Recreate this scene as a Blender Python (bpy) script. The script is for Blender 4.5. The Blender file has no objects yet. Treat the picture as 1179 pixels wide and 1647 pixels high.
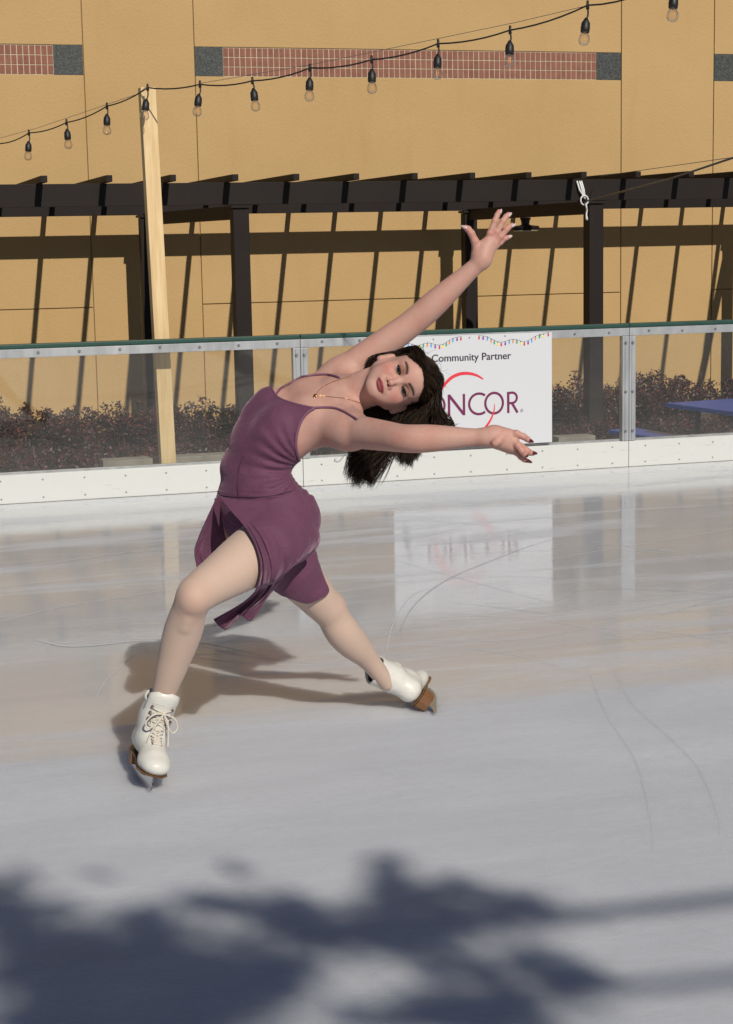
import bpy, bmesh, math, random
import numpy as np
from mathutils import Vector, Matrix
random.seed(7); rng = np.random.default_rng(11)
scene = bpy.context.scene
COL = scene.collection

# ------------------------------------------------------------------ camera
FPX = 2830.0
YAW, PITCH, ROLL = math.radians(17.0), math.radians(8.7), 0.019
CAM = np.array([0.0, 0.0, 1.5])
cF = np.array([math.sin(YAW)*math.cos(PITCH), math.cos(YAW)*math.cos(PITCH), -math.sin(PITCH)])
_r0 = np.array([math.cos(YAW), -math.sin(YAW), 0.0]); _u0 = np.cross(_r0, cF)
cR = _r0*math.cos(ROLL) - _u0*math.sin(ROLL)
cU = _u0*math.cos(ROLL) + _r0*math.sin(ROLL)
cam_d = bpy.data.cameras.new("camera"); cam = bpy.data.objects.new("camera", cam_d); COL.objects.link(cam)
cam.matrix_world = Matrix(((cR[0], cU[0], -cF[0], CAM[0]), (cR[1], cU[1], -cF[1], CAM[1]), (cR[2], cU[2], -cF[2], CAM[2]), (0, 0, 0, 1)))
cam_d.sensor_fit = 'VERTICAL'; cam_d.sensor_height = 36.0; cam_d.lens = 36.0*FPX/1647.0
cam_d.clip_start = 0.05; cam_d.clip_end = 500
scene.camera = cam

# ------------------------------------------------------------------ sky, sun, exposure
TO_SUN = np.array([0.13, -1.43, 1.0]); TO_SUN = TO_SUN/np.linalg.norm(TO_SUN)
world = bpy.data.worlds.new("World"); scene.world = world; world.use_nodes = True
wn = world.node_tree; bg = wn.nodes["Background"]
sky = wn.nodes.new("ShaderNodeTexSky"); sky.sky_type = 'NISHITA'; sky.sun_disc = False
sky.sun_elevation = math.asin(TO_SUN[2]); sky.sun_rotation = math.atan2(TO_SUN[0], TO_SUN[1])
sky.air_density = 1.0; sky.dust_density = 0.1; sky.ozone_density = 3.0
wn.links.new(sky.outputs[0], bg.inputs[0]); bg.inputs[1].default_value = 0.05
sd = bpy.data.lights.new("sun", 'SUN'); sd.energy = 5.0; sd.angle = math.radians(0.53); sd.color = (1.0, 0.94, 0.83)
sun = bpy.data.objects.new("sun", sd); COL.objects.link(sun); sun.location = (3, -8, 12)
sun.rotation_euler = Vector(TO_SUN).to_track_quat('Z', 'Y').to_euler()
scene.view_settings.view_transform = 'Standard'; scene.view_settings.look = 'None'
scene.view_settings.exposure = -0.50; scene.view_settings.gamma = 1.0; scene.view_settings.use_curve_mapping = False

# ------------------------------------------------------------------ measuring the place
def ray(px, py): return cF + (px-589.5)/FPX*cR - (py-823.5)/FPX*cU
def P(px, py, t): return CAM + t*ray(px, py)
def onY(px, py, Y): d = ray(px, py); return CAM + d*(Y/d[1])
def onZ(px, py, z): d = ray(px, py); return CAM + d*((z-1.5)/d[2])
def nrm(v): v = np.asarray(v, float); return v/np.linalg.norm(v)

# ------------------------------------------------------------------ mesh helpers
class MB:
    def __init__(s): s.v = []; s.f = []; s.m = []
    def add(s, vs, fs, mi=0):
        o = len(s.v); s.v += [tuple(map(float, v)) for v in vs]; s.f += [tuple(i+o for i in f) for f in fs]; s.m += [mi]*len(fs); return s
    def box(s, lo, hi, mi=0, bev=0.0):
        lo = np.array(lo, float); hi = np.array(hi, float); return s.obox((lo+hi)/2, np.eye(3), (hi-lo)/2, mi, bev)
    def obox(s, c, ax, h, mi=0, bev=0.0):
        bm = bmesh.new(); bmesh.ops.create_cube(bm, size=2.0)
        for v in bm.verts: v.co = Vector((v.co.x*h[0], v.co.y*h[1], v.co.z*h[2]))
        if bev > 0: bmesh.ops.bevel(bm, geom=list(bm.edges), offset=bev, segments=2, affect='EDGES', profile=0.7)
        bm.verts.index_update(); A = np.array(ax, float)
        vs = [np.array(c) + v.co.x*A[0] + v.co.y*A[1] + v.co.z*A[2] for v in bm.verts]
        s.add(vs, [[v.index for v in f.verts] for f in bm.faces], mi); bm.free(); return s
    def tube(s, pts, r, n=8, mi=0, cap=True, flat=1.0):
        pts = [np.array(p, float) for p in pts]; k = len(pts)
        rr = r if hasattr(r, '__len__') else [r]*k
        up = None; vs = []; fs = []
        for i in range(k):
            T = nrm(pts[min(i+1, k-1)] - pts[max(i-1, 0)] + 1e-9)
            if up is None:
                up = np.array([0, 0, 1.0]) if abs(T[2]) < .9 else np.array([1.0, 0, 0])
            B = nrm(np.cross(T, up)); up = np.cross(B, T)
            for j in range(n):
                a = 2*math.pi*j/n; vs.append(pts[i] + rr[i]*(math.cos(a)*B*flat + math.sin(a)*up))
        for i in range(k-1):
            for j in range(n):
                fs.append((i*n+j, i*n+(j+1) % n, (i+1)*n+(j+1) % n, (i+1)*n+j))
        if cap: fs.append(tuple(range(n))[::-1]); fs.append(tuple((k-1)*n+j for j in range(n)))
        return s.add(vs, fs, mi)
    def lathe(s, c, axis, prof, n=16, mi=0):
        T = nrm(axis); a0 = np.array([1.0, 0, 0]) if abs(T[0]) < .9 else np.array([0, 1.0, 0])
        B = nrm(np.cross(T, a0)); D = np.cross(T, B); vs = []; fs = []; k = len(prof)
        for (r, h) in prof:
            for j in range(n):
                a = 2*math.pi*j/n; vs.append(np.array(c)+T*h+r*(math.cos(a)*B+math.sin(a)*D))
        for i in range(k-1):
            for j in range(n): fs.append((i*n+j, i*n+(j+1) % n, (i+1)*n+(j+1) % n, (i+1)*n+j))
        fs.append(tuple(range(n))[::-1]); fs.append(tuple((k-1)*n+j for j in range(n)))
        return s.add(vs, fs, mi)
    def prism(s, poly, o, ax, ay, az, th, mi=0):
        n = len(poly); vs = [np.array(o)+p[0]*ax+p[1]*ay for p in poly]; vs += [v+az*th for v in vs]
        fs = [tuple(range(n)), tuple(range(2*n-1, n-1, -1))] + [(i, i+n, (i+1) % n+n, (i+1) % n) for i in range(n)]
        return s.add(vs, fs, mi)
    def build(s, name, mats, parent=None, smooth=False):
        me = bpy.data.meshes.new(name); me.from_pydata(s.v, [], s.f)
        for m in (mats if isinstance(mats, (list, tuple)) else [mats]): me.materials.append(m)
        me.polygons.foreach_set('material_index', s.m)
        bm = bmesh.new(); bm.from_mesh(me); bmesh.ops.recalc_face_normals(bm, faces=bm.faces); bm.to_mesh(me); bm.free()
        if smooth: me.polygons.foreach_set('use_smooth', [True]*len(me.polygons))
        me.update(); o = bpy.data.objects.new(name, me); COL.objects.link(o)
        if parent is not None: o.parent = parent
        return o
def tag(o, label=None, cat=None, group=None, kind=None):
    if label: o['label'] = label
    if cat: o['category'] = cat
    if group: o['group'] = group
    if kind: o['kind'] = kind
    return o
def thing(name, label, cat, group=None):
    o = bpy.data.objects.new(name, None); COL.objects.link(o); return tag(o, label, cat, group)
def catmull(pts, n):
    p = np.array(pts, float); k = len(p); out = []
    for u in np.linspace(0, k-1, n):
        i = min(int(u), k-2); f = u-i
        a, b, c, d = p[max(i-1, 0)], p[i], p[i+1], p[min(i+2, k-1)]
        out.append(0.5*((2*b)+(c-a)*f+(2*a-5*b+4*c-d)*f*f+(3*b-a-3*c+d)*f**3))
    return np.array(out)

# ------------------------------------------------------------------ materials
def mat(name, col=(.5, .5, .5), rough=.6, metal=0.0, spec=.5):
    m = bpy.data.materials.new(name); m.use_nodes = True; b = m.node_tree.nodes['Principled BSDF']
    b.inputs['Base Color'].default_value = (*col, 1); b.inputs['Roughness'].default_value = rough
    b.inputs['Metallic'].default_value = metal; b.inputs['Specular IOR Level'].default_value = spec
    return m
def N(m, t, **kw):
    n = m.node_tree.nodes.new(t)
    for k, v in kw.items():
        if k in n.inputs: n.inputs[k].default_value = v
        else: setattr(n, k, v)
    return n
def L(m, a, b): m.node_tree.links.new(a, b)
def bsdf(m): return m.node_tree.nodes['Principled BSDF']
def coords(m, scale=(1, 1, 1), loc=(0, 0, 0), rot=(0, 0, 0)):
    g = N(m, 'ShaderNodeNewGeometry'); mp = N(m, 'ShaderNodeMapping')
    mp.inputs['Scale'].default_value = scale; mp.inputs['Location'].default_value = loc; mp.inputs['Rotation'].default_value = rot
    L(m, g.outputs['Position'], mp.inputs['Vector']); return mp.outputs[0]
def noise(m, vec, scale, detail=4, rough=.55, dist=0.0):
    n = N(m, 'ShaderNodeTexNoise'); n.inputs['Scale'].default_value = scale; n.inputs['Detail'].default_value = detail
    n.inputs['Roughness'].default_value = rough; n.inputs['Distortion'].default_value = dist
    L(m, vec, n.inputs['Vector']); return n.outputs[0]
def ramp(m, fac, stops):
    r = N(m, 'ShaderNodeValToRGB'); e = r.color_ramp.elements
    while len(e) < len(stops): e.new(.5)
    for i, (p, c) in enumerate(stops):
        e[i].position = p; e[i].color = (c, c, c, 1) if not hasattr(c, '__len__') else (*c, 1)
    L(m, fac, r.inputs[0]); return r.outputs[0]
def mathn(m, op, a, b=None, clamp=False):
    n = N(m, 'ShaderNodeMath', operation=op, use_clamp=clamp)
    for i, x in enumerate((a, b)):
        if x is None: continue
        if isinstance(x, (int, float)): n.inputs[i].default_value = x
        else: L(m, x, n.inputs[i])
    return n.outputs[0]
def mixc(m, fac, a, b):
    n = N(m, 'ShaderNodeMix', data_type='RGBA')
    for s, x in ((n.inputs[0], fac), (n.inputs[6], a), (n.inputs[7], b)):
        if isinstance(x, (int, float)): s.default_value = x
        elif isinstance(x, tuple): s.default_value = (*x, 1)
        else: L(m, x, s)
    return n.outputs[2]
def bump(m, h, strength=.3, dist=.01):
    b = N(m, 'ShaderNodeBump'); b.inputs['Strength'].default_value = strength; b.inputs['Distance'].default_value = dist
    L(m, h, b.inputs['Height']); L(m, b.outputs[0], bsdf(m).inputs['Normal'])
def varied(name, c1, c2, scale=6, rough=.6, metal=0, bs=0.0, bscale=60, bd=.004, vscale=(1, 1, 1)):
    m = mat(name, c1, rough, metal); v = coords(m, vscale)
    L(m, mixc(m, ramp(m, noise(m, v, scale, 6), [(.3, 0), (.7, 1)]), c1, c2), bsdf(m).inputs['Base Color'])
    if bs > 0: bump(m, noise(m, v, bscale, 5), bs, bd)
    return m

# stucco
M_wall = mat('stucco', (.5, .33, .15), .9, spec=.2)
v = coords(M_wall); n1 = noise(M_wall, v, .9, 5); n2 = noise(M_wall, coords(M_wall, (1.6, 1.6, .22)), 2.2, 5)
c = mixc(M_wall, ramp(M_wall, n1, [(.3, 0), (.75, 1)]), (.545, .365, .172), (.497, .327, .150))
c = mixc(M_wall, mathn(M_wall, 'MULTIPLY', ramp(M_wall, n2, [(.55, 0), (.8, 1)]), .35), c, (.44, .275, .115))
c = mixc(M_wall, mathn(M_wall, 'MULTIPLY', ramp(M_wall, noise(M_wall, v, 45, 3), [(.35, 1), (.6, 0)]), .12), c, (.38, .235, .095))
L(M_wall, c, bsdf(M_wall).inputs['Base Color']); bump(M_wall, noise(M_wall, v, 42, 4, .6), .38, .012)
M_joint = mat('joint_sealant', (.34, .215, .095), .9)
M_brick = mat('brick', (.3, .1, .07), .85)
v = coords(M_brick); L(M_brick, mixc(M_brick, ramp(M_brick, noise(M_brick, v, 9, 4), [(.3, 0), (.7, 1)]), (.30, .125, .088), (.225, .088, .064)), bsdf(M_brick).inputs['Base Color']); bump(M_brick, noise(M_brick, v, 90, 3), .4, .004)
M_mortar = varied('mortar', (.62, .52, .38), (.5, .4, .28), 20, .9)
M_stone = mat('granite_panel', (.03, .03, .03), .55)
v = coords(M_stone); L(M_stone, mixc(M_stone, ramp(M_stone, noise(M_stone, v, 70, 4, .7), [(.45, 0), (.62, 1)]), (.022, .026, .027), (.10, .105, .10)), bsdf(M_stone).inputs['Base Color'])
M_steel = varied('dark_brown_paint', (.0125, .0078, .0072), (.017, .011, .0100), 3, .6, 0, .12, 40, .002); bsdf(M_steel).inputs['Specular IOR Level'].default_value = .25
M_ground = varied('concrete_paving', (.30, .27, .23), (.22, .2, .17), 1.2, .9, 0, .3, 30)
M_alu = varied('aluminium', (.52, .53, .55), (.36, .37, .39), 14, .42, .55, .12, 50, .002, (1, 1, .3))
M_cap = varied('green_plastic', (.008, .048, .037), (.013, .062, .048), 8, .5)
M_kick = mat('white_plastic_board', (.78, .8, .77), .35)
v = coords(M_kick, (1, 1, 7)); k1 = ramp(M_kick, noise(M_kick, v, 5, 8, .7), [(.62, 0), (.8, 1)])
k2 = ramp(M_kick, noise(M_kick, coords(M_kick, (2, 2, 40), (3, 1, 2), (0, .25, 0)), 3, 6, .7, 1.0), [(.63, 0), (.66, 1)])
L(M_kick, mixc(M_kick, mathn(M_kick, 'MULTIPLY', mathn(M_kick, 'ADD', k1, k2, True), .62), (.63, .635, .615), (.40, .40, .37)), bsdf(M_kick).inputs['Base Color'])
M_bolt = mat('bolt_steel', (.42, .42, .43), .4, 1.0)
M_screw = mat('screw_head', (.26, .27, .28), .5, .3)
# glass panes with scuffs
M_glass = mat('acrylic_pane'); nt = M_glass.node_tree; nt.nodes.remove(bsdf(M_glass)); out = [n for n in nt.nodes if n.type == 'OUTPUT_MATERIAL'][0]
tr = N(M_glass, 'ShaderNodeBsdfTransparent'); tr.inputs[0].default_value = (.955, .965, .96, 1)
gl = N(M_glass, 'ShaderNodeBsdfGlossy'); gl.inputs['Roughness'].default_value = .03
df = N(M_glass, 'ShaderNodeBsdfDiffuse'); df.inputs[0].default_value = (.7, .68, .66, 1)
fr = N(M_glass, 'ShaderNodeFresnel'); fr.inputs[0].default_value = 1.45
m1 = N(M_glass, 'ShaderNodeMixShader'); L(M_glass, fr.outputs[0], m1.inputs[0]); L(M_glass, tr.outputs[0], m1.inputs[1]); L(M_glass, gl.outputs[0], m1.inputs[2])
sc1 = ramp(M_glass, noise(M_glass, coords(M_glass, (9, 9, 1.2), (0, 0, 0), (0, .9, 0)), 6, 3, .6, .3), [(.70, 0), (.74, 1)])
sc2 = ramp(M_glass, noise(M_glass, coords(M_glass, (1, 1, 14), (5, 2, 1), (0, .5, 0)), 7, 3, .6, .3), [(.70, 0), (.74, 1)])
cl = ramp(M_glass, noise(M_glass, coords(M_glass), 1.3, 5), [(.35, 0), (.75, 1)])
fac = mathn(M_glass, 'ADD', mathn(M_glass, 'MULTIPLY', mathn(M_glass, 'ADD', sc1, sc2, True), .14), mathn(M_glass, 'MULTIPLY', cl, .022))
sepg = N(M_glass, 'ShaderNodeSeparateXYZ'); gg = N(M_glass, 'ShaderNodeNewGeometry'); L(M_glass, gg.outputs['Position'], sepg.inputs[0])
low = N(M_glass, 'ShaderNodeMapRange', clamp=True); L(M_glass, sepg.outputs[2], low.inputs[0])
for i, x in enumerate((.5, .17, 0.0, .022)): low.inputs[i+1].default_value = x
fac = mathn(M_glass, 'ADD', fac, low.outputs[0])
m2 = N(M_glass, 'ShaderNodeMixShader'); L(M_glass, fac, m2.inputs[0]); L(M_glass, m1.outputs[0], m2.inputs[1]); L(M_glass, df.outputs[0], m2.inputs[2]); L(M_glass, m2.outputs[0], out.inputs[0])
# pine
M_pine = mat('pine_wood', (.6, .42, .2), .75)
v = coords(M_pine, (1, 1, .06)); w = noise(M_pine, v, 38, 4, .6, .8)
kn = N(M_pine, 'ShaderNodeTexVoronoi'); kn.inputs['Scale'].default_value = 3.4; L(M_pine, coords(M_pine, (1.2, 1.2, 1.0)), kn.inputs['Vector'])
c = mixc(M_pine, ramp(M_pine, w, [(.35, 0), (.65, 1)]), (.76, .57, .325), (.63, .43, .21))
L(M_pine, mixc(M_pine, ramp(M_pine, kn.outputs['Distance'], [(.035, 1), (.085, 0)]), c, (.30, .15, .05)), bsdf(M_pine).inputs['Base Color'])
M_oldwood = varied('weathered_timber', (.36, .33, .28), (.22, .2, .17), 6, .85, 0, .3, 40)
M_black = mat('black_rubber', (.012, .012, .013), .5)
M_wire = mat('grey_wire', (.16, .15, .14), .6)
M_rope = mat('white_rope', (.75, .75, .76), .85)
M_bulb = mat('clear_bulb_glass'); nt = M_bulb.node_tree; nt.nodes.remove(bsdf(M_bulb)); out = [n for n in nt.nodes if n.type == 'OUTPUT_MATERIAL'][0]
tr = N(M_bulb, 'ShaderNodeBsdfTransparent'); tr.inputs[0].default_value = (.975, .965, .955, 1); gl = N(M_bulb, 'ShaderNodeBsdfGlossy'); gl.inputs['Roughness'].default_value = .02
lw = N(M_bulb, 'ShaderNodeLayerWeight'); lw.inputs[0].default_value = .35; mx = N(M_bulb, 'ShaderNodeMixShader')
L(M_bulb, lw.outputs['Facing'], mx.inputs[0]); L(M_bulb, tr.outputs[0], mx.inputs[1]); L(M_bulb, gl.outputs[0], mx.inputs[2]); L(M_bulb, mx.outputs[0], out.inputs[0])
M_fil = mat('filament_orange', (.75, .33, .08), .5)
M_sign = mat('sign_white', (.62, .63, .665), .5, spec=.3)
M_blue = varied('blue_coated_metal', (.010, .070, .42), (.014, .085, .48), 5, .4)
M_soil = varied('mulch', (.05, .033, .024), (.11, .08, .06), 18, .95, 0, .6, 50, .02)

# ------------------------------------------------------------------ ground, rink, ice
GZ = -0.7
o = MB().box((-60, -60, GZ-.3), (80, 80, GZ)).build('ground', M_ground); tag(o, kind='structure')
YB = 10.55
o = MB().box((-12, -6, GZ-.05), (19, YB+.06, -.45)).build('rink_base', M_ground); tag(o, kind='structure')
M_ice = mat('ice', (.6, .62, .64), .4); b = bsdf(M_ice)
geo = N(M_ice, 'ShaderNodeNewGeometry'); sp = N(M_ice, 'ShaderNodeSeparateXYZ'); L(M_ice, geo.outputs['Position'], sp.inputs[0])
ry = mathn(M_ice, 'ADD', mathn(M_ice, 'MULTIPLY', sp.outputs[1], .956), mathn(M_ice, 'MULTIPLY', sp.outputs[0], .292))   # distance along the rink's diagonal
rxx = mathn(M_ice, 'SUBTRACT', mathn(M_ice, 'MULTIPLY', sp.outputs[0], .956), mathn(M_ice, 'MULTIPLY', sp.outputs[1], .292))
vrot = (0, 0, math.radians(17))
vst = coords(M_ice, (.55, 1.6, 1), (0, 0, 0), vrot)
edge = mathn(M_ice, 'ADD', ry, mathn(M_ice, 'MULTIPLY', mathn(M_ice, 'SUBTRACT', noise(M_ice, vst, 1.1, 6, .55, .4), .5), 1.5))
edge = mathn(M_ice, 'SUBTRACT', edge, mathn(M_ice, 'MULTIPLY', rxx, .40))
wet = N(M_ice, 'ShaderNodeMapRange', clamp=True, interpolation_type='SMOOTHSTEP'); L(M_ice, edge, wet.inputs[0])
for i, x in enumerate((5.35, 5.75, 0.0, 1.0)): wet.inputs[i+1].default_value = x
fros = ramp(M_ice, noise(M_ice, coords(M_ice, (.35, 1.9, 1), (4.3, 1.7, 0), vrot), 1.25, 9, .62, .6), [(.50, 0), (.62, 1)])
wetm = mathn(M_ice, 'MULTIPLY', wet.outputs[0], mathn(M_ice, 'SUBTRACT', 1.0, mathn(M_ice, 'MULTIPLY', fros, .72)), True)
grain = noise(M_ice, coords(M_ice, (1, 2.2, 1), (0, 0, 0), vrot), 26, 6, .7)
cloud = noise(M_ice, coords(M_ice, (.5, 1.7, 1), (1, 2, 0), vrot), 1.6, 8, .62, .5)
c = mixc(M_ice, ramp(M_ice, cloud, [(.33, 0), (.7, 1)]), (.545, .568, .632), (.648, .672, .742))
c = mixc(M_ice, mathn(M_ice, 'MULTIPLY', ramp(M_ice, grain, [(.35, 1), (.55, 0)]), .22), c, (.45, .455, .47))
fine = ramp(M_ice, noise(M_ice, coords(M_ice, (1, 9, 1), (2, 0, 0), (0, 0, .55)), 9, 5, .7, .5), [(.64, 0), (.72, 1)])
c = mixc(M_ice, mathn(M_ice, 'MULTIPLY', fine, .10), c, (.8, .81, .82))
c = mixc(M_ice, mathn(M_ice, 'MULTIPLY', wetm, .3), c, (.52, .53, .54))
g2 = noise(M_ice, coords(M_ice, (1, 1.6, 1), (7, 3, 0), vrot), 130, 4, .75); g3 = noise(M_ice, coords(M_ice, (.7, 2.6, 1), (2, 9, 0), vrot), 7, 9, .72, .8)
c = mixc(M_ice, mathn(M_ice, 'MULTIPLY', ramp(M_ice, g2, [(.40, 1), (.52, 0)]), .16), c, (.40, .41, .43))
c = mixc(M_ice, mathn(M_ice, 'MULTIPLY', ramp(M_ice, g2, [(.60, 0), (.72, 1)]), .35), c, (.80, .81, .83))
c = mixc(M_ice, mathn(M_ice, 'MULTIPLY', ramp(M_ice, g3, [(.42, 1), (.60, 0)]), .12), c, (.43, .44, .46))
L(M_ice, c, b.inputs['Base Color'])
L(M_ice, mathn(M_ice, 'ADD', .42, mathn(M_ice, 'MULTIPLY', grain, .2)), b.inputs['Roughness'])
b.inputs['Subsurface Weight'].default_value = .9; b.inputs['Subsurface Radius'].default_value = (.85, .92, 1.0); b.inputs['Subsurface Scale'].default_value = .15; b.inputs['IOR'].default_value = 1.31; b.inputs['Specular IOR Level'].default_value = .3
L(M_ice, wetm, b.inputs['Coat Weight']); b.inputs['Coat IOR'].default_value = 1.42
L(M_ice, mathn(M_ice, 'ADD', .012, mathn(M_ice, 'MULTIPLY', ramp(M_ice, cloud, [(.4, 0), (.8, 1)]), .085)), b.inputs['Coat Roughness'])
bn = N(M_ice, 'ShaderNodeBump'); bn.inputs['Strength'].default_value = .5; bn.inputs['Distance'].default_value = .004; L(M_ice, grain, bn.inputs['Height']); L(M_ice, bn.outputs[0], b.inputs['Normal'])
bc = N(M_ice, 'ShaderNodeBump'); bc.inputs['Strength'].default_value = .13; bc.inputs['Distance'].default_value = .004
L(M_ice, noise(M_ice, coords(M_ice, (1, 2.2, 1), (0, 0, 0), vrot), 8, 5, .65), bc.inputs['Height']); L(M_ice, bc.outputs[0], b.inputs['Coat Normal'])
o = MB().box((-11.9, -5.9, -.448), (18.9, YB-.002, 0)).build('ice', M_ice); tag(o, kind='structure')

# skate marks: shallow grooves scribed in the ice
M_mark = mat('scored_ice', (.545, .565, .61), .6); M_mark2 = mat('frosted_score', (.74, .76, .80), .6)
def mark(pts, w, m):
    q = catmull([onZ(x, y, 0) for x, y in pts], 40); vs = []; fs = []
    for i in range(40):
        T = nrm(q[min(i+1, 39)]-q[max(i-1, 0)]); n_ = np.array([-T[1], T[0], 0]); ww = w*.38*(.4+.6*math.sin(math.pi*(i+.5)/40))
        vs += [q[i]+n_*ww+(0, 0, .0012), q[i]-n_*ww+(0, 0, .0012)]
        if i: fs.append((2*i-2, 2*i-1, 2*i+1, 2*i))
    return vs, fs
mk = MB()
for pts, w, mi in [([(940, 1060), (975, 1150), (1020, 1220), (1042, 1300), (1052, 1372)], .0022, 0), ([(980, 1062), (1015, 1130), (1080, 1190), (1125, 1240), (1153, 1310), (1158, 1345)], .0022, 0),
                   ([(640, 1060), (642, 1020), (665, 975), (715, 935), (790, 902), (880, 870), (1000, 842)], .006, 0), ([(622, 1050), (632, 1005), (660, 960), (700, 945)], .005, 1),
                   ([(585, 1520), (600, 1560), (640, 1600), (690, 1640)], .0015, 0), ([(0, 915), (120, 900), (260, 882)], .012, 1), ([(0, 1000), (90, 978), (200, 960), (290, 945)], .008, 1),
                   ([(630, 900), (720, 925), (850, 960), (960, 985)], .004, 1), ([(640, 880), (760, 870), (890, 850)], .005, 0), ([(700, 1480), (900, 1540), (1179, 1545)], .0015, 0),
                   ([(760, 1015), (830, 1012), (900, 1005)], .006, 1), ([(155, 1120), (175, 1090), (220, 1050)], .003, 1), ([(880, 900), (1000, 880), (1179, 850)], .006, 1), ([(60, 1030), (120, 1040), (230, 1030)], .02, 1),
                   ([(420, 1560), (600, 1600), (900, 1600)], .0015, 1), ([(1000, 1400), (1080, 1470), (1179, 1510)], .0015, 1), ([(260, 1380), (420, 1330), (640, 1310)], .0015, 1)]:
    vs, fs = mark(pts, w, mi); mk.add(vs, fs, mi)
mr = random.Random(4)
for i in range(46):                                  # fainter blade tracks crossing the wet far ice
    x0, y0 = mr.uniform(-60, 1100), mr.uniform(840, 1050); dx = mr.uniform(120, 420); dy = mr.uniform(-.22, .16)*dx; cv = mr.uniform(-.08, .08)*dx
    vs, fs = mark([(x0, y0), (x0+dx*.35, y0+dy*.35+cv*.7), (x0+dx*.7, y0+dy*.7+cv*.7), (x0+dx, y0+dy)], mr.uniform(.0022, .006), 1); mk.add(vs, fs, 1 if mr.random() < .75 else 0)
for i in range(14):                                  # and over the dry near ice
    x0, y0 = mr.uniform(-60, 1000), mr.uniform(1150, 1640); dx = mr.uniform(150, 480); dy = mr.uniform(-.3, .3)*dx; cv = mr.uniform(-.12, .12)*dx
    vs, fs = mark([(x0, y0), (x0+dx*.35, y0+dy*.35+cv*.7), (x0+dx*.7, y0+dy*.7+cv*.7), (x0+dx, y0+dy)], mr.uniform(.0010, .0018), 1); mk.add(vs, fs, 1)
o = mk.build('ice_scratches', [M_mark, M_mark2]); tag(o, kind='structure')

# ------------------------------------------------------------------ building wall
YW = 20.8
B = thing('building', 'tan stucco building wall with brick bands, filling the background', 'building')
xj = [3.06-6.77, 4.36-6.77, 3.06, 4.36, 9.83, 11.13, 9.83+6.77, 11.13+6.77]   # pier edges
edges = [-9.0] + xj + [24.0]; WT = 8.6
wm = MB(); g = .0055
wm.box((-9, YW+.03, GZ), (24, YW+5, WT), 0)
def panel(x0, x1, z0, z1): wm.box((x0+g, YW, z0+g), (x1-g, YW+.06, z1-g), 0, .006)
BZ0, BZ1, HZ = 3.472, 3.80, .81
for i in range(len(edges)-1):
    x0, x1 = edges[i], edges[i+1]; bay = i % 2 == 0
    if bay:
        if x1-x0 > 5: mids = [x0, (x0+x1)/2, x1]
        else: mids = [x0, x1]
        for a, bb in zip(mids[:-1], mids[1:]): panel(a, bb, GZ, HZ)
        panel(x0, x1, HZ, BZ0); panel(x0, x1, BZ1, WT)
        sq = .335
        for a in (x0+g, x1-sq-g):
            MB().box((a, YW+.004, BZ0-.004), (a+sq, YW+.05, BZ1+.004)).build('stone_panel', M_stone, B)
        bb = MB(); bb.box((x0+sq+g, YW+.012, BZ0-.004), (x1-sq-g, YW+.045, BZ1+.004), 1)
        nb = int(round((x1-x0-2*sq)/.0685)); pw = (x1-x0-2*sq-2*g)/nb; ph = (BZ1-BZ0)/3
        for r in range(3):
            for k in range(nb):
                a = x0+sq+g+k*pw; jx = random.uniform(-.001, .001)
                bb.box((a+.0055+jx, YW+.004+random.uniform(0, .003), BZ0+r*ph+.006), (a+pw-.0055+jx, YW+.02, BZ0+(r+1)*ph-.006), 0)
        bb.build('brick_band', [M_brick, M_mortar], B)
    else:
        panel(x0, x1, GZ, WT)
wm.build('wall', M_wall, B)
jb = MB(); jb.box((-9, YW+.024, GZ), (24, YW+.0295, WT)); jb.build('joint_backing', M_joint, B)
MB().box((-9.1, YW-.05, WT), (24.1, YW+5.1, WT+.12), 0, .01).build('parapet_coping', M_wall, B)

# ------------------------------------------------------------------ pergola
YF, YR = 16.5, 20.15
PG = thing('pergola', 'dark brown pergola with slatted rafters standing in front of the tan wall', 'pergola')
ZB0, ZB1 = 1.878, 2.085
MB().box((-6, YF-.03, ZB0), (16, YF+.03, ZB1), 0, .004).build('beam', M_steel, PG)
MB().box((-6, YR-.03, ZB0-.02), (16, YR+.03, ZB1-.004), 0, .004).build('beam', M_steel, PG)
x = 2.0-.585*13
while x < 15:
    MB().box((x-.028, 16.14, ZB1+.003), (x+.028, YW-.03, ZB1+.063), 0, .003).build('rafter', M_steel, PG); x += .5835
def post(x, y, top):
    MB().box((x-.077, y-.077, GZ), (x+.077, y+.077, top), 0, .006).build('post', M_steel, PG)
def cross(x0, y0, x1, y1, top):
    a = np.array([x0, y0, top-.065]); b_ = np.array([x1, y1, top-.065]); T = nrm(b_-a); S = np.array([T[1], -T[0], 0])
    MB().obox((a+b_)/2, (T, S, (0, 0, 1)), (np.linalg.norm(b_-a)/2, .04, .065), 0, .004).build('crossbeam', M_steel, PG)
for xf, xr in ((.2, -.2), (3.86, 3.60), (7.53, 7.52), (11.2, 11.42)):
    post(xf, YF+.08, ZB0-.032); post(xr, YR, ZB0-.05)
    MB().box((xf-.1, YF-.02, ZB0-.030), (xf+.1, YF+.18, ZB0-.003), 0, .002).build('post_cap', M_steel, PG)
    MB().box((xr-.1, YR-.1, ZB0-.048), (xr+.1, YR+.1, ZB0-.022), 0, .002).build('post_cap', M_steel, PG)
    cross(xf, YF+.035, xr, YR-.035, ZB0-.004)
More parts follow.
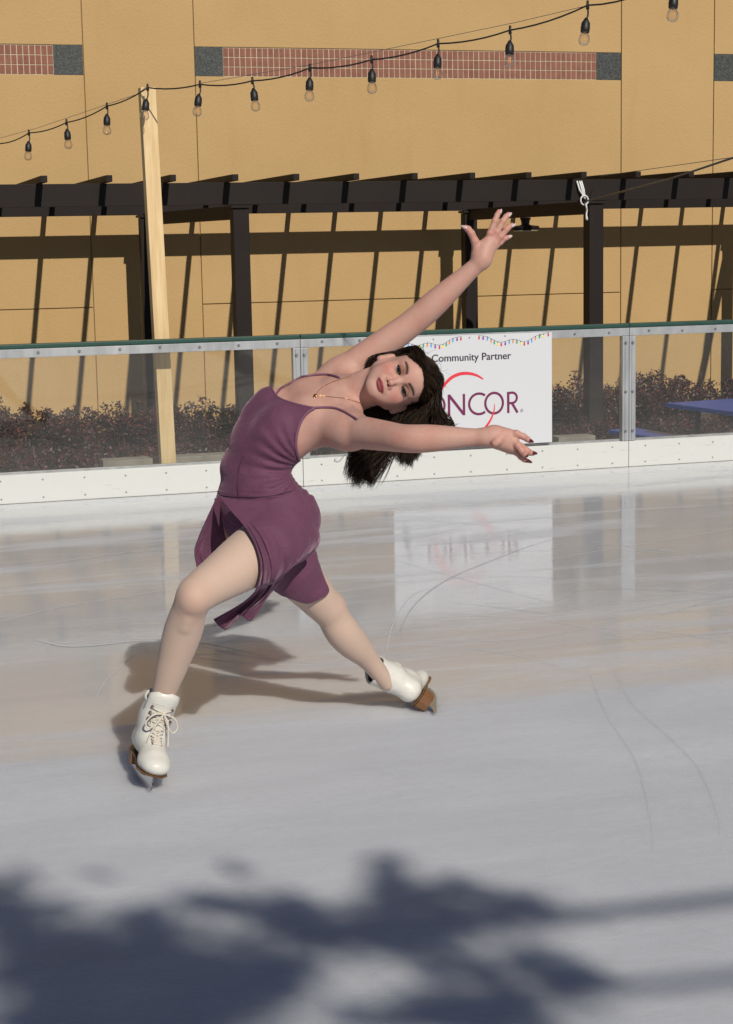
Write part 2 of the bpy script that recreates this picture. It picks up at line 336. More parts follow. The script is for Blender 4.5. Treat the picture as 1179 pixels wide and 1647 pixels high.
# lamp under the crossbeam
c0 = onY(845, 352, 18.4); LM = thing('ceiling_heater', 'round dark fixture hanging under the pergola crossbeam right of the raised hand', 'lamp')
ztop = ZB0-.005-.131
MB().lathe((c0[0], c0[1], ztop), (0, 0, -1), [(.06, 0), (.06, .02), (.05, .03), (.045, .075), (.07, .085)], 20).build('stem', M_black, LM, True)
MB().lathe((c0[0], c0[1], ztop-.085), (0, 0, -1), [(.08, 0), (.15, .008), (.155, .02), (.15, .045), (.14, .05)], 28).build('housing', M_steel, LM, True)
MB().lathe((c0[0], c0[1], ztop-.136), (0, 0, -1), [(.14, 0), (.145, .006), (.12, .014)], 28).build('lens_ring', mat('clear_lens', (.35, .33, .28), .2), LM, True)

# ------------------------------------------------------------------ rink barrier sections
SW = 2.231
names = ['rink barrier section at the far left, its glass showing the wooden post', 'rink barrier section behind the skater, carrying the white sign', 'rink barrier section at the right, its glass showing the blue table']
def barrier(x0, label):
    T = thing('rink_barrier', label, 'barrier', 'barrier sections along the rink edge'); T.location = (x0, YB, 0)
    x1 = SW; e = .0015
    k = MB(); k.box((e, 0, .001), (x1-e, .03, .172), 0, .004); kp = k.build('kick_plate', M_kick, T)
    for i in range(9):
        for z in (.135+random.uniform(-.004, .004), .03): MB().lathe(np.array([.12+i*.249, -.0005, z]), (0, -1, 0), [(.006, 0), (.006, .001), (.003, .002)], 8).build('screw', M_screw, kp)
    MB().box((e, -.004, .866), (x1-e, .04, .919), 0, .003).build('top_rail', M_alu, T)
    MB().box((e, -.012, .921), (x1-e, .05, .947), 0, .006).build('cap_rail', M_cap, T)
    MB().box((e, .032, .12), (x1-e, .06, .185), 0, .002).build('bottom_rail', M_alu, T)
    for a in (e, x1-.046-e):
        MB().box((a, -.002, .174), (a+.046, .045, .864), 0, .003).box((a+.017, -.006, .176), (a+.029, -.0025, .862), 0).build('upright', M_alu, T)
    MB().box((.049, .014, .187), (x1-.049, .020, .865)).build('glass_pane', M_glass, T)
    for i in range(9):
        q = np.array([.14+i*.243, -.0045, .893+random.uniform(-.006, .006)])
        MB().lathe(q, (0, -1, 0), [(.009, 0), (.009, .0025), (.005, .006), (.004, .010)], 8).build('bolt', M_bolt, T)
    for a in (.024, x1-.026):
        for z in (.82, .5, .24):
            MB().lathe(np.array([a, -.0062, z]), (0, -1, 0), [(.010, 0), (.010, .003), (.006, .007), (.005, .014)], 8).build('bolt', M_bolt, T)
    return T
for i in range(3): barrier(.586+SW*i, names[i])

# ------------------------------------------------------------------ timber post, planks
a = onY(270, 752, YB+.2); top = onY(236, 141, YB+.2); d = nrm(top-a); base = a + d*((GZ-a[2])/d[2])
ax = nrm(np.cross(d, (0, 1, 0))); ay = np.cross(d, ax)
Tp = MB().obox((base+top)/2, (ax, ay, d), (.046, .046, np.linalg.norm(top-base)/2), 0, .004).build('timber_post', M_pine)
tag(Tp, 'pale pine timber post behind the glass holding up the string lights', 'post')
for (x0, y0, x1, y1, lab) in ((163, 745, 372, 736, 'weathered timber plank lying behind the glass beside the pine post'), (892, 707, 951, 704, 'weathered timber plank end lying behind the glass right of the sign')):
    p0, p1 = onY(x0, y0, YB+.42), onY(x1, y1, YB+.42); p1[2] = p0[2]; T = nrm(p1-p0)
    o = MB().obox((p0+p1)/2, (T, np.cross((0, 0, 1), T), (0, 0, 1)), (np.linalg.norm(p1-p0)/2, .07, .022), 0, .004)
    for q in (p0+T*.12, p1-T*.12): o.box((q[0]-.04, q[1]-.05, GZ), (q[0]+.04, q[1]+.05, q[2]-.024))
    tag(o.build('timber_plank', M_oldwood), lab, 'plank')

# ------------------------------------------------------------------ string lights
att = [(46.5, 213.7, 45, 258), (107, 197, 110.3, 239.5), (172, 170.7, 172, 217), (237.5, 141, 231.7, 194), (321.6, 135.7, 316.2, 187.3), (406, 130, 411.9, 179), (498.4, 109.2, 497.4, 163), (597.8, 96, 598.5, 150.6),
       (704.7, 70.2, 703, 128), (820.4, 48.5, 819, 108), (945.2, 8.5, 938.5, 73), (1086, -38, 1081, 35)]
def tdep(x): return 1/(.0889+(x-237)*(2.97e-5 if x > 237 else 5.3e-5)) - .80
cab = MB(); pts = [P(-60, 248, tdep(-60)), P(0, 231, tdep(0))] + [P(a[0], a[1], tdep(a[0])) for a in att] + [P(1240, -95, tdep(1240))]
dense = []
for i in range(len(pts)-1):
    for f in np.linspace(0, 1, 7)[:-1]:
        p = pts[i]*(1-f)+pts[i+1]*f; p = p - np.array([0, 0, .030])*4*f*(1-f)*(.5 if i < 12 else 1); dense.append(p)
dense.append(pts[-1]); cab.tube(dense, .0042, 8)
for p in pts[2:-1]: cab.tube([p+(0, 0, .022), p-(0, 0, .018)], [.006, .009], 8)
CB = cab.build('light_string_cable', M_black, None, True); tag(CB, 'black string light cable draped from the pine post across the top', 'cable')
wr = MB(); wr.tube([P(-60, 238, tdep(-60)), P(60, 206, tdep(60)), P(222, 151, tdep(222)), pts[5]+(0, 0, .012)], .0016, 5); wr.tube([P(322, 134, tdep(322)), P(500, 104, tdep(500)), P(700, 63, tdep(700)), P(830, 36, tdep(830)), P(945, 9, tdep(945))], .0016, 5)
wr.build('support_wire', M_wire, CB)
blab = ['leftmost string light bulb near the left edge', 'second string light bulb left of the pine post', 'string light bulb nearest the pine post on its left', 'string light bulb hanging against the top of the pine post', 'string light bulb just right of the pine post', 'tilted string light bulb under the brick band left end', 'string light bulb second right of the brick band left end', 'string light bulb below the middle of the brick band',
        'string light bulb overlapping the middle of the brick band', 'string light bulb overlapping the right part of the brick band', 'string light bulb above the right end of the brick band', 'largest string light bulb cut by the top edge at right']
for (ax_, ay_, bx, by), lab in zip(att, blab):
    top = P(ax_, ay_, tdep(ax_)); bot = P(bx, by, tdep(ax_)); Lh = np.linalg.norm(bot-top); d = nrm(bot-top)
    H = thing('hanging_bulb', lab + ', black socket and clear glass', 'light bulb', 'bulbs on the light string'); H.location = tuple(top)
    mid = top+d*(Lh-.118); mb = MB(); s_ = top+(0, 0, -.012)
    cv = catmull([s_-top, (s_+mid)/2-top+nrm(np.cross(d, (0, 1, 0)))*.006, mid-top], 8); mb.tube(cv, .0045, 6); mb.build('cord', M_black, H, True)
    MB().lathe(mid-top, d, [(.007, -.012), (.013, 0), (.0205, .012), (.0215, .03), (.0225, .036), (.0215, .042), (.021, .056), (.016, .0565)], 16).build('socket', M_black, H, True)
    gb = MB().lathe(mid-top, d, [(.014, .0572), (.018, .064), (.0255, .078), (.0275, .090), (.0255, .103), (.018, .113), (.008, .1175), (.001, .118)], 18).build('glass_bulb', M_bulb, H, True)
    fb = MB(); e1 = nrm(np.cross(d, cF)); q = mid-top
    for sx in (-.005, 0.005): fb.tube([q+d*.06+e1*sx*.5, q+d*.075+e1*sx, q+d*.1+e1*sx*.8], .0016, 5)
    fb.build('filament', M_fil, gb)

# guy wire, rope
A0 = onY(941, 324, YF-.045); A1 = P(1300, 213, 11.2)
tag(MB().tube([A0, (A0+A1)/2-(0, 0, .03), A1], .0085, 6).build('guy_wire', M_wire, None, True), 'thick grey wire running from the white rope to the right edge', 'wire')
A0 = onY(967, 283, YF-.2); A1 = P(1300, 236, 12)
tag(MB().tube([A0, A1], .003, 5).build('thin_wire', M_wire), 'thin wire running above the thick wire to the right edge', 'wire')
r = MB(); yr = YF-.05
for dx in (-4, 0, 3):
    r.tube([onY(932+dx, 291, yr), onY(936+dx, 305, yr-.015), onY(941, 320, yr-.02)], .009, 7)
r.tube([onY(940+11*math.sin(a)*.55, 322+11*math.cos(a)*.7, yr-.03) for a in np.linspace(0, 6.28, 14)], .008, 7)
r.tube(catmull([onY(941, 326, yr-.03), onY(944, 336, yr-.03), onY(943, 345, yr-.03), onY(944, 354, yr-.03)], 8), [.009]*6+[.013, .012], 7)
tag(r.build('rope', M_rope, None, True), 'white rope tied in a knot around the dark pergola beam', 'rope')

# ------------------------------------------------------------------ blue table behind the glass
A = P(1070, 648, 15.3); zt = A[2]; Bq = onZ(1179, 662, zt); Cq = onZ(1179, 643, zt)
e1 = nrm(Bq-A); e2 = nrm(np.array([-e1[1], e1[0], 0])); 
if np.dot(e2, Cq-A) < 0: e2 = -e2
TB = thing('picnic_table', 'blue metal picnic table behind the glass at the right edge', 'table'); up = np.array([0, 0, 1.0])
MB().obox(A+e1*.9+e2*.38-up*.02, (e1, e2, up), (.9, .38, .02), 0, .008).build('table_top', M_blue, TB)
for sgn, nm in ((1.14, 'bench_seat'),):
    MB().obox(A+e1*.9+e2*sgn-up*.32, (e1, e2, up), (.9, .14, .018), 0, .008).build(nm, M_blue, TB)
b0 = onZ(1022, 691, zt-.30); MB().obox(b0+e1*.95-e2*.15, (e1, e2, up), (.95, .15, .018), 0, .008).build('bench_seat', M_blue, TB)
for q in (.3, 1.5):
    lg = MB(); c = A+e1*q+e2*.38
    for s in (-1, 1): lg.tube([c+e2*s*.25-up*.045, c+e2*s*.25-up*.3, c+e2*s*.45+up*(GZ-zt+.02)], .025, 8)
    lg.tube([c-e2*.72-up*.345, c+e2*.72-up*.345], .022, 8); lg.build('leg_frame', M_steel, TB)

# ------------------------------------------------------------------ shrubs
M_leaf = mat('purple_leaf', (.05, .03, .03), .5)
at = N(M_leaf, 'ShaderNodeNewGeometry'); L(M_leaf, ramp(M_leaf, at.outputs['Random Per Island'], [(0, (.014, .008, .009)), (.40, (.040, .014, .015)), (.72, (.075, .024, .019)), (.90, (.15, .022, .026)), (1, (.13, .075, .04))]), bsdf(M_leaf).inputs['Base Color'])
M_twig = mat('twig', (.05, .035, .03), .8)
def shrub(cx, cy, w, d, h, lab, n=8200):
    S = thing('shrub', lab, 'shrub', 'shrubs in the hedge'); S.location = (cx, cy, GZ); tw = MB(); lf = MB()
    tips = []
    for i in range(46):
        a = random.uniform(0, 6.28); rr = math.sqrt(random.random()); ex, ey = w*rr*math.cos(a), d*rr*math.sin(a)
        ez = h*(.72+.32*random.random())*(1-.25*rr*rr); 
        if random.random() < .22: ez *= 1.13
        pl = catmull([(ex*.2, ey*.2, 0), (ex*.6, ey*.6, ez*.45), (ex+random.uniform(-.06, .06), ey, ez)], 7)
        tw.tube(pl, list(np.linspace(.009, .0025, 7)), 4); tips.append(pl)
    for i in range(n):
        pl = tips[random.randrange(46)]; f = random.random()**.65*5.999; k = int(f); p = pl[k]*(1-f+k)+pl[k+1]*(f-k)
        sprd = .075*(1.25-f/6.5); p = p+np.array([random.gauss(0, sprd), random.gauss(0, sprd), random.gauss(0, sprd*.55)])
        if p[2] < .02: continue
        s = random.uniform(.013, .029); T = nrm([random.gauss(0, 1), random.gauss(0, 1), random.gauss(.3, .8)]); Nn = nrm(np.cross(T, [random.gauss(0, 1) for _ in range(3)])); W = Nn*s*.42
        lf.add([p-T*s*.7, p+W, p+T*s, p-W], [(0, 1, 2, 3)])
    tw.build('stems', M_twig, S); lf.build('foliage', M_leaf, S)
sl = 'dark reddish purple shrub of the hedge behind the left glass panel'; sr = 'dark reddish purple shrub of the hedge behind the glass right of the sign'
for i in range(8):
    x = 1.15+i*.62; shrub(x, 17.7+random.uniform(-.3, .3), .5, .55, (.62+.07*random.random())*(1.0 if i not in (6, 7) else .9), sl if x < 5 else 'dark reddish purple shrub of the hedge hidden behind the skater')
for i in range(7):
    x = 6.6+i*.66; shrub(x, 17.9+random.uniform(-.3, .3), .5, .55, .60+.10*random.random(), sr)
for i in range(5):
    x = .95+i*.68; shrub(x, 16.2+random.uniform(-.15, .15), .48, .45, .40+.06*random.random(), 'low dark shrub in the front row behind the left glass panel', 5200)
for i in range(4):
    x = 5.95+i*.8; shrub(x, 16.1+random.uniform(-.15, .15), .48, .45, .38+.06*random.random(), 'low dark shrub in the front row behind the glass right of the sign', 4800)
o = MB().box((-3, 15.4, GZ+.004), (14, YW-.2, GZ+.05)).build('soil', M_soil); tag(o, kind='structure')

# ------------------------------------------------------------------ sponsor sign on the barrier
SG = thing('sponsor_sign', 'white Community Partner sign with a maroon and red logo on the barrier', 'sign')
YS = YB-.010; sx0 = 3.405; tr_ = onY(886.5, 534, YS); br_ = onY(889, 711, YS); sx1 = (tr_[0]+br_[0])/2; sz0, sz1 = br_[2], tr_[2]
MB().box((sx0, YS, sz0), (sx1, YS+.0035, sz1), 0, .001).build('sign_panel', M_sign, SG)
def zz(x, y): return onY(640+x/4.535, 520+y/4.535, YS-.001)       # measured on the enlarged sign
inkY = YS-.0012; XA = np.array([1.0, 0, 0]); ZA = np.array([0, 0, 1.0]); YA = np.array([0, 1.0, 0])
M_ink = mat('dark_ink', (.035, .02, .04), .5); M_maroon = mat('maroon_ink', (.16, .012, .075), .5); M_red = mat('red_ink', (.72, .035, .06), .5)
def flat(mb, pts, mi=0, dy=0.0):
    mb.add([(p[0], inkY-dy, p[1]) for p in pts], [tuple(range(len(pts)))], mi)
def stroke(mb, pts, w, mi=0, dy=0.0):
    pts = np.array(pts, float); k = len(pts); ww = w if hasattr(w, '__len__') else [w]*k
    vs = []; fs = []
    for i in range(k):
        T = pts[min(i+1, k-1)]-pts[max(i-1, 0)]; T = T/np.linalg.norm(T); n_ = np.array([-T[1], T[0]])*ww[i]
        a, c = pts[i]+n_, pts[i]-n_; vs += [(a[0], inkY-dy, a[1]), (c[0], inkY-dy, c[1])]
        if i: fs.append((2*i-2, 2*i-1, 2*i+1, 2*i))
    mb.add(vs, fs, mi)
def xz(x, y): q = zz(x, y); return np.array([q[0], q[2]])
def text(body, x0, x1, z, name, m, dy=0.0):
    cu = bpy.data.curves.new(name, 'FONT'); cu.body = body; cu.size = 1; ob = bpy.data.objects.new(name, cu); COL.objects.link(ob)
    bpy.context.view_layer.update(); me = bpy.data.meshes.new_from_object(ob); bpy.data.objects.remove(ob); bpy.data.curves.remove(cu)
    xs = [v.co.x for v in me.vertices]; s = (x1-x0)/(max(xs)-min(xs)); mn = min(xs)
    ysc = s
    for v in me.vertices: v.co = Vector((x0+(v.co.x-mn)*s, inkY-dy, z+v.co.y*ysc))
    me.materials.append(m); return me
ca = xz(248, 280); cb = xz(825, 262)
me = text('Community Partner', ca[0], cb[0], (ca[1]+cb[1])/2, 'lettering', M_ink)
bm = bmesh.new(); bm.from_mesh(me); base_g = list(bm.verts)
off = .0012
for dx, dz in ((off, 0), (-off, 0), (0, off*.6)):          # bolder weight
    r_ = bmesh.ops.duplicate(bm, geom=bm.faces[:len(me.polygons)]); 
    for e in r_['geom']:
        if isinstance(e, bmesh.types.BMVert): e.co += Vector((dx, -.0002*(1+abs(dx)*100+dz*300), dz))
bm.to_mesh(me); bm.free(); o = bpy.data.objects.new('lettering', me); COL.objects.link(o); o.parent = SG
lg = MB(); n0 = xz(365, 672); n1 = xz(885, 655); zb = (n0[1]+n1[1])/2; zt_ = (xz(365, 518)[1]+xz(850, 500)[1])/2; Hh = zt_-zb; sw = .0083
nx0, nx1 = xz(373, 600)[0], xz(482, 600)[0]
stroke(lg, [(nx0, zb), (nx0, zt_)], sw); stroke(lg, [(nx1, zb), (nx1, zt_)], sw, 0); stroke(lg, [(nx0, zt_-.004), (nx1, zb+.004)], sw*1.1, 0, .0003)
def arc(cx, rx, a0, a1, mi=0):
    stroke(lg, [(cx+rx*math.cos(a), zb+Hh/2+(Hh/2-sw*.6)*1.04*math.sin(a)) for a in np.linspace(a0, a1, 48)], sw*.95, mi)
cx = xz(592, 600)[0]; arc(cx, xz(592, 600)[0]-xz(520, 600)[0], math.radians(52), math.radians(308))
ox = xz(702, 590)[0]; orx = xz(766, 590)[0]-ox; arc(ox, orx, 0, 2*math.pi)
o1 = xz(275, 610)[0]; arc(o1, orx, 0, 2*math.pi)
rx0 = xz(805, 590)[0]; rx1 = xz(868, 590)[0]
stroke(lg, [(rx0, zb), (rx0, zt_)], sw); bz = zb+Hh*.46; rr = (zt_-bz)/2-sw*.4
stroke(lg, [(rx0, zt_-sw)] + [(rx1-rr+rr*math.cos(a), bz+rr+sw*.1+(rr)*math.sin(a)) for a in np.linspace(math.pi/2, -math.pi/2, 16)] + [(rx0, bz)], sw*.9, 0, .0003)
stroke(lg, [(rx1-rr*1.0, bz), (rx1+.004, zb)], sw, 0, .0005)
rc = xz(903, 636); stroke(lg, [(rc[0]+.009*math.cos(a), rc[1]+.009*math.sin(a)) for a in np.linspace(0, 6.29, 24)], .0009)
stroke(lg, [(rc[0]-.003, rc[1]-.005), (rc[0]-.003, rc[1]+.005), (rc[0]+.002, rc[1]+.004), (rc[0]+.002, rc[1]+.001), (rc[0]-.003, rc[1]), (rc[0]+.003, rc[1]-.005)], .0008, 0, .0003)
sw1 = catmull([xz(258, 660), xz(270, 580), xz(310, 490), xz(380, 405), xz(450, 370), xz(520, 366), xz(580, 382), xz(622, 408)], 50)
stroke(lg, sw1, [.0015+.0088*math.sin(math.pi*min(1, max(0, (i+1)/51)))**.6 for i in range(50)], 1, .0006)
sw2 = catmull([xz(706, 585), xz(700, 640), xz(678, 700), xz(640, 758), xz(590, 815), xz(520, 850)], 40)
stroke(lg, sw2, [.0008+.0105*(i/39)**.7*(1-(i/39)**6) for i in range(40)], 1, .0006)
lg.build('logo', [M_maroon, M_red], SG)
cols = dict(r=(.62, .03, .06), y=(.85, .75, .06), g=(.06, .36, .13), o=(.85, .27, .08), b=(.08, .38, .78), p=(.25, .03, .32))
gm = [mat('bulb_print_'+k, v_, .5) for k, v_ in cols.items()]; ki = {k: i for i, k in enumerate(cols)}
gl_ = MB(); G1 = [(48, 145, 'o'), (75, 160, 'b'), (103, 168, 'p'), (130, 176, 'r'), (158, 175, 'y'), (186, 165, 'g'), (215, 158, 'o'), (243, 162, 'b'), (272, 170, 'p'), (303, 175, 'r'), (330, 168, 'y'), (353, 155, 'g'), (376, 140, 'o'), (402, 125, 'b'), (432, 117, 'p'), (460, 112, 'r')]
G2 = [(592, 105, 'r'), (622, 108, 'p'), (653, 113, 'b'), (680, 128, 'o'), (703, 140, 'g'), (728, 150, 'y'), (754, 155, 'r'), (783, 148, 'p'), (812, 137, 'b'), (840, 132, 'o'), (868, 135, 'g'), (895, 145, 'y'), (922, 150, 'r'), (950, 142, 'p'), (976, 127, 'b'), (1003, 110, 'o'), (1033, 97, 'g'), (1063, 92, 'y'), (1097, 82, 'r')]
G0 = [(x-545, y+32, c_) for x, y, c_ in G2[:6]]
for Gx in (G1, G2):
    stroke(gl_, [xz(x, y-16)for x, y, _ in Gx], .0008, 6)
    for x, y, c_ in Gx:
        q = xz(x, y); gl_.add([(q[0]+.0058*math.cos(a), inkY-.0002, q[1]-.002+.0105*math.sin(a)) for a in np.linspace(0, 6.28, 12)[:-1]], [tuple(range(11))], ki[c_])
        flat(gl_, [(q[0]-.003, q[1]+.007), (q[0]+.003, q[1]+.007), (q[0]+.0025, q[1]+.014), (q[0]-.0025, q[1]+.014)], 6, .0004)
gl_.build('printed_garland', gm+[M_ink], SG)

# ------------------------------------------------------------------ tree behind the photographer; its limb shades the near ice
TR = thing('tree', 'leafy tree behind the photographer whose limbs shade the near ice', 'tree')
M_bark = varied('bark', (.09, .07, .05), (.05, .04, .03), 12, .9, 0, .6, 30, .02); M_tl = mat('tree_leaf', (.05, .085, .025), .5)
def cast(px, py, s): return onZ(px, py, 0)+TO_SUN*s
lf = MB()
cl = [(20, 1470, 90, 60, 1), (-60, 1440, 90, 60, 1), (60, 1520, 110, 50, .9), (140, 1545, 110, 70, 1.3), (250, 1545, 120, 75, 1.4), (330, 1560, 110, 60, 1.3), (240, 1480, 90, 40, .7), (350, 1450, 70, 28, .7), (440, 1465, 90, 38, 1), (490, 1490, 80, 45, 1), (400, 1600, 110, 50, .9), (300, 1640, 150, 50, 1.2), (100, 1600, 120, 50, .7), (150, 1650, 150, 40, .8), (20, 1570, 90, 45, .8), (40, 1640, 90, 40, .7), (470, 1560, 80, 30, .8),
      (620, 1400, 34, 40, .8), (640, 1440, 60, 45, 1), (650, 1490, 100, 45, 1.4), (600, 1490, 80, 40, 1), (740, 1480, 110, 40, 1.1), (740, 1430, 90, 25, .6), (820, 1450, 70, 30, .7), (870, 1470, 70, 22, .9), (680, 1520, 90, 35, .9), (760, 1560, 100, 28, .7), (840, 1535, 60, 22, .6), (900, 1560, 55, 28, .9), (930, 1580, 60, 28, .9), (770, 1610, 110, 32, .9), (700, 1610, 90, 25, .8), (850, 1620, 80, 28, .7), (640, 1640, 120, 25, .7), (800, 1650, 130, 25, .8), (160, 1405, 26, 14, .35), (380, 1400, 26, 18, .3), (560, 1500, 60, 40, .6)]
for cx_, cy_, rx_, ry_, dn in cl:
    for i in range(int(rx_*ry_*.038*dn)):
        a = random.uniform(0, 6.28); rr = abs(random.gauss(0, .5)); px, py = cx_+rx_*rr*math.cos(a), cy_+ry_*rr*math.sin(a)
        p = cast(px, py, random.uniform(8.6, 11.5)); s = random.uniform(.02, .05); T = nrm([random.gauss(0, 1) for _ in range(3)]); W = nrm(np.cross(T, [random.gauss(0, 1) for _ in range(3)]))*s*.5
        lf.add([p-T*s, p+W, p+T*s, p-W], [(0, 1, 2, 3)])
lf.build('crown', M_tl, TR)
tk = MB(); base = cast(2700, 1250, 9.2); base[2] = GZ; tk.tube(catmull([base, base+(.1, .05, 2.2), base+(-.1, .2, 4.2), base+(.3, .5, 6.5)], 14), list(np.linspace(.28, .12, 14)), 12)
f1 = [cast(*q, 9.2) for q in ((2150, 1325), (1600, 1385), (1179, 1443), (960, 1466), (800, 1475), (640, 1480), (430, 1500), (240, 1550), (-40, 1480))]
f2 = [cast(*q, 9.0) for q in ((2150, 1430), (1600, 1510), (1179, 1570), (980, 1588), (880, 1590), (760, 1600), (600, 1640))]
tk.tube(catmull([base+(0, .2, 4.6)] + f1, 50), list(np.linspace(.06, .024, 16))+list(np.linspace(.024, .008, 34)), 8)
tk.tube(catmull([base+(-.05, .2, 4.2)] + f2, 50), list(np.linspace(.06, .022, 16))+list(np.linspace(.022, .008, 34)), 8)
tk.tube([cast(640, 1480, 9.2), cast(600, 1385, 9.2)], [.012, .005], 6); tk.tube([cast(880, 1590, 9.0), cast(810, 1525, 9.0)], [.012, .005], 6)
tk.build('trunk', M_bark, TR, True)

# ================================================================== THE SKATER
def camv(r, u, tw): return nrm(r*cR+u*cU-tw*cF)
# ---- signed distance primitives (every one returns distance for an array of points)
class Cap:
    def __init__(s, a, b, ra, rb, k=.02): s.a, s.b, s.ra, s.rb, s.k = np.array(a, float), np.array(b, float), ra, rb, k
    def box(s): m = max(s.ra, s.rb); return np.minimum(s.a, s.b)-m, np.maximum(s.a, s.b)+m
    def d(s, p):
        ba = s.b-s.a; q = p-s.a; h = np.clip(q@ba/(ba@ba+1e-12), 0, 1)
        return np.linalg.norm(q-h[..., None]*ba, axis=-1)-(s.ra+(s.rb-s.ra)*h)
class Chain:                       # one tapering limb along a smooth line of joints
    def __init__(s, pts, rad, k=.02, n=None):
        n = n or (len(pts)-1)*5+1; q = catmull([tuple(p)+(r,) for p, r in zip(pts, rad)], n); s.p, s.r, s.k = q[:, :3], q[:, 3], k
    def box(s): m = s.r.max(); return s.p.min(0)-m, s.p.max(0)+m
    def d(s, p):
        out = None
        for i in range(len(s.r)-1):
            a, ba = s.p[i], s.p[i+1]-s.p[i]; q = p-a; h = np.clip(q@ba/(ba@ba+1e-12), 0, 1); e = np.sqrt(((q-h[..., None]*ba)**2).sum(-1))-(s.r[i]+(s.r[i+1]-s.r[i])*h)
            out = e if out is None else np.minimum(out, e)
        return out
class Ell:
    def __init__(s, c, M, r, k=.02): s.c, s.M, s.r, s.k = np.array(c, float), np.array(M, float), np.array(r, float), k
    def box(s): m = max(s.r); return s.c-m, s.c+m
    def d(s, p):
        q = (p-s.c)@s.M.T; k0 = np.linalg.norm(q/s.r, axis=-1); k1 = np.linalg.norm(q/s.r**2, axis=-1)+1e-9
        return k0*(k0-1)/k1
class Sweep:                       # elliptical sections along a bent line of stations: centre, front, side, half depth, half width
    def __init__(s, st, k=.03): s.st = st; s.k = k
    def box(s):
        c = np.array([x[0] for x in s.st]); return c.min(0)-.2, c.max(0)+.2
    def d(s, p):
        best = None
        for i in range(len(s.st)-1):
            c0, f0, s0, a0, b0 = s.st[i]; c1, f1, s1, a1, b1 = s.st[i+1]; ba = c1-c0; h = (p-c0)@ba/(ba@ba)
            over = np.maximum(0, np.maximum(-h if i == 0 else h*0-1, h-1 if i == len(s.st)-2 else h*0-1)); hc = np.clip(h, 0, 1); hs = hc*hc*(3-2*hc)*.5+hc*.5
            q = p-(c0+hc[..., None]*ba); H = hs[..., None]; u = (q*(f0*(1-H)+f1*H)).sum(-1); v = (q*(s0*(1-H)+s1*H)).sum(-1)
            a = a0+(a1-a0)*hs; b = b0+(b1-b0)*hs; w = (q**2).sum(-1)-u*u-v*v; w = np.maximum(w, 0)
            e = np.sqrt((u/a)**2+(v/b)**2+w/np.minimum(a, b)**2*.9); g = np.sqrt((u/a**2)**2+(v/b**2)**2+w/np.minimum(a, b)**4*.8)+1e-6
            dd = e*(e-1)/g
            best = dd if best is None else smin(best, dd, .012)
        return best
def smin(a, b, k): h = np.maximum(k-np.abs(a-b), 0)/k; return np.minimum(a, b)-h*h*k*.25
def smax(a, b, k): return -smin(-a, -b, k)
def sdf(prims, p):
    r = np.full(p.shape[:-1], 1.0)
    for q in prims: r = smin(r, q.d(p), q.k)
    return r
def sdfc(prims, p, m=.02):          # same, but each primitive is only evaluated near its own box
    r = np.full(len(p), 1.0)
    for q in prims:
        lo, hi = q.box(); lo = lo-m-q.k; hi = hi+m+q.k; k = np.where(((p > lo) & (p < hi)).all(1))[0]
        if len(k): r[k] = smin(r[k], q.d(p[k]), q.k)
    return r
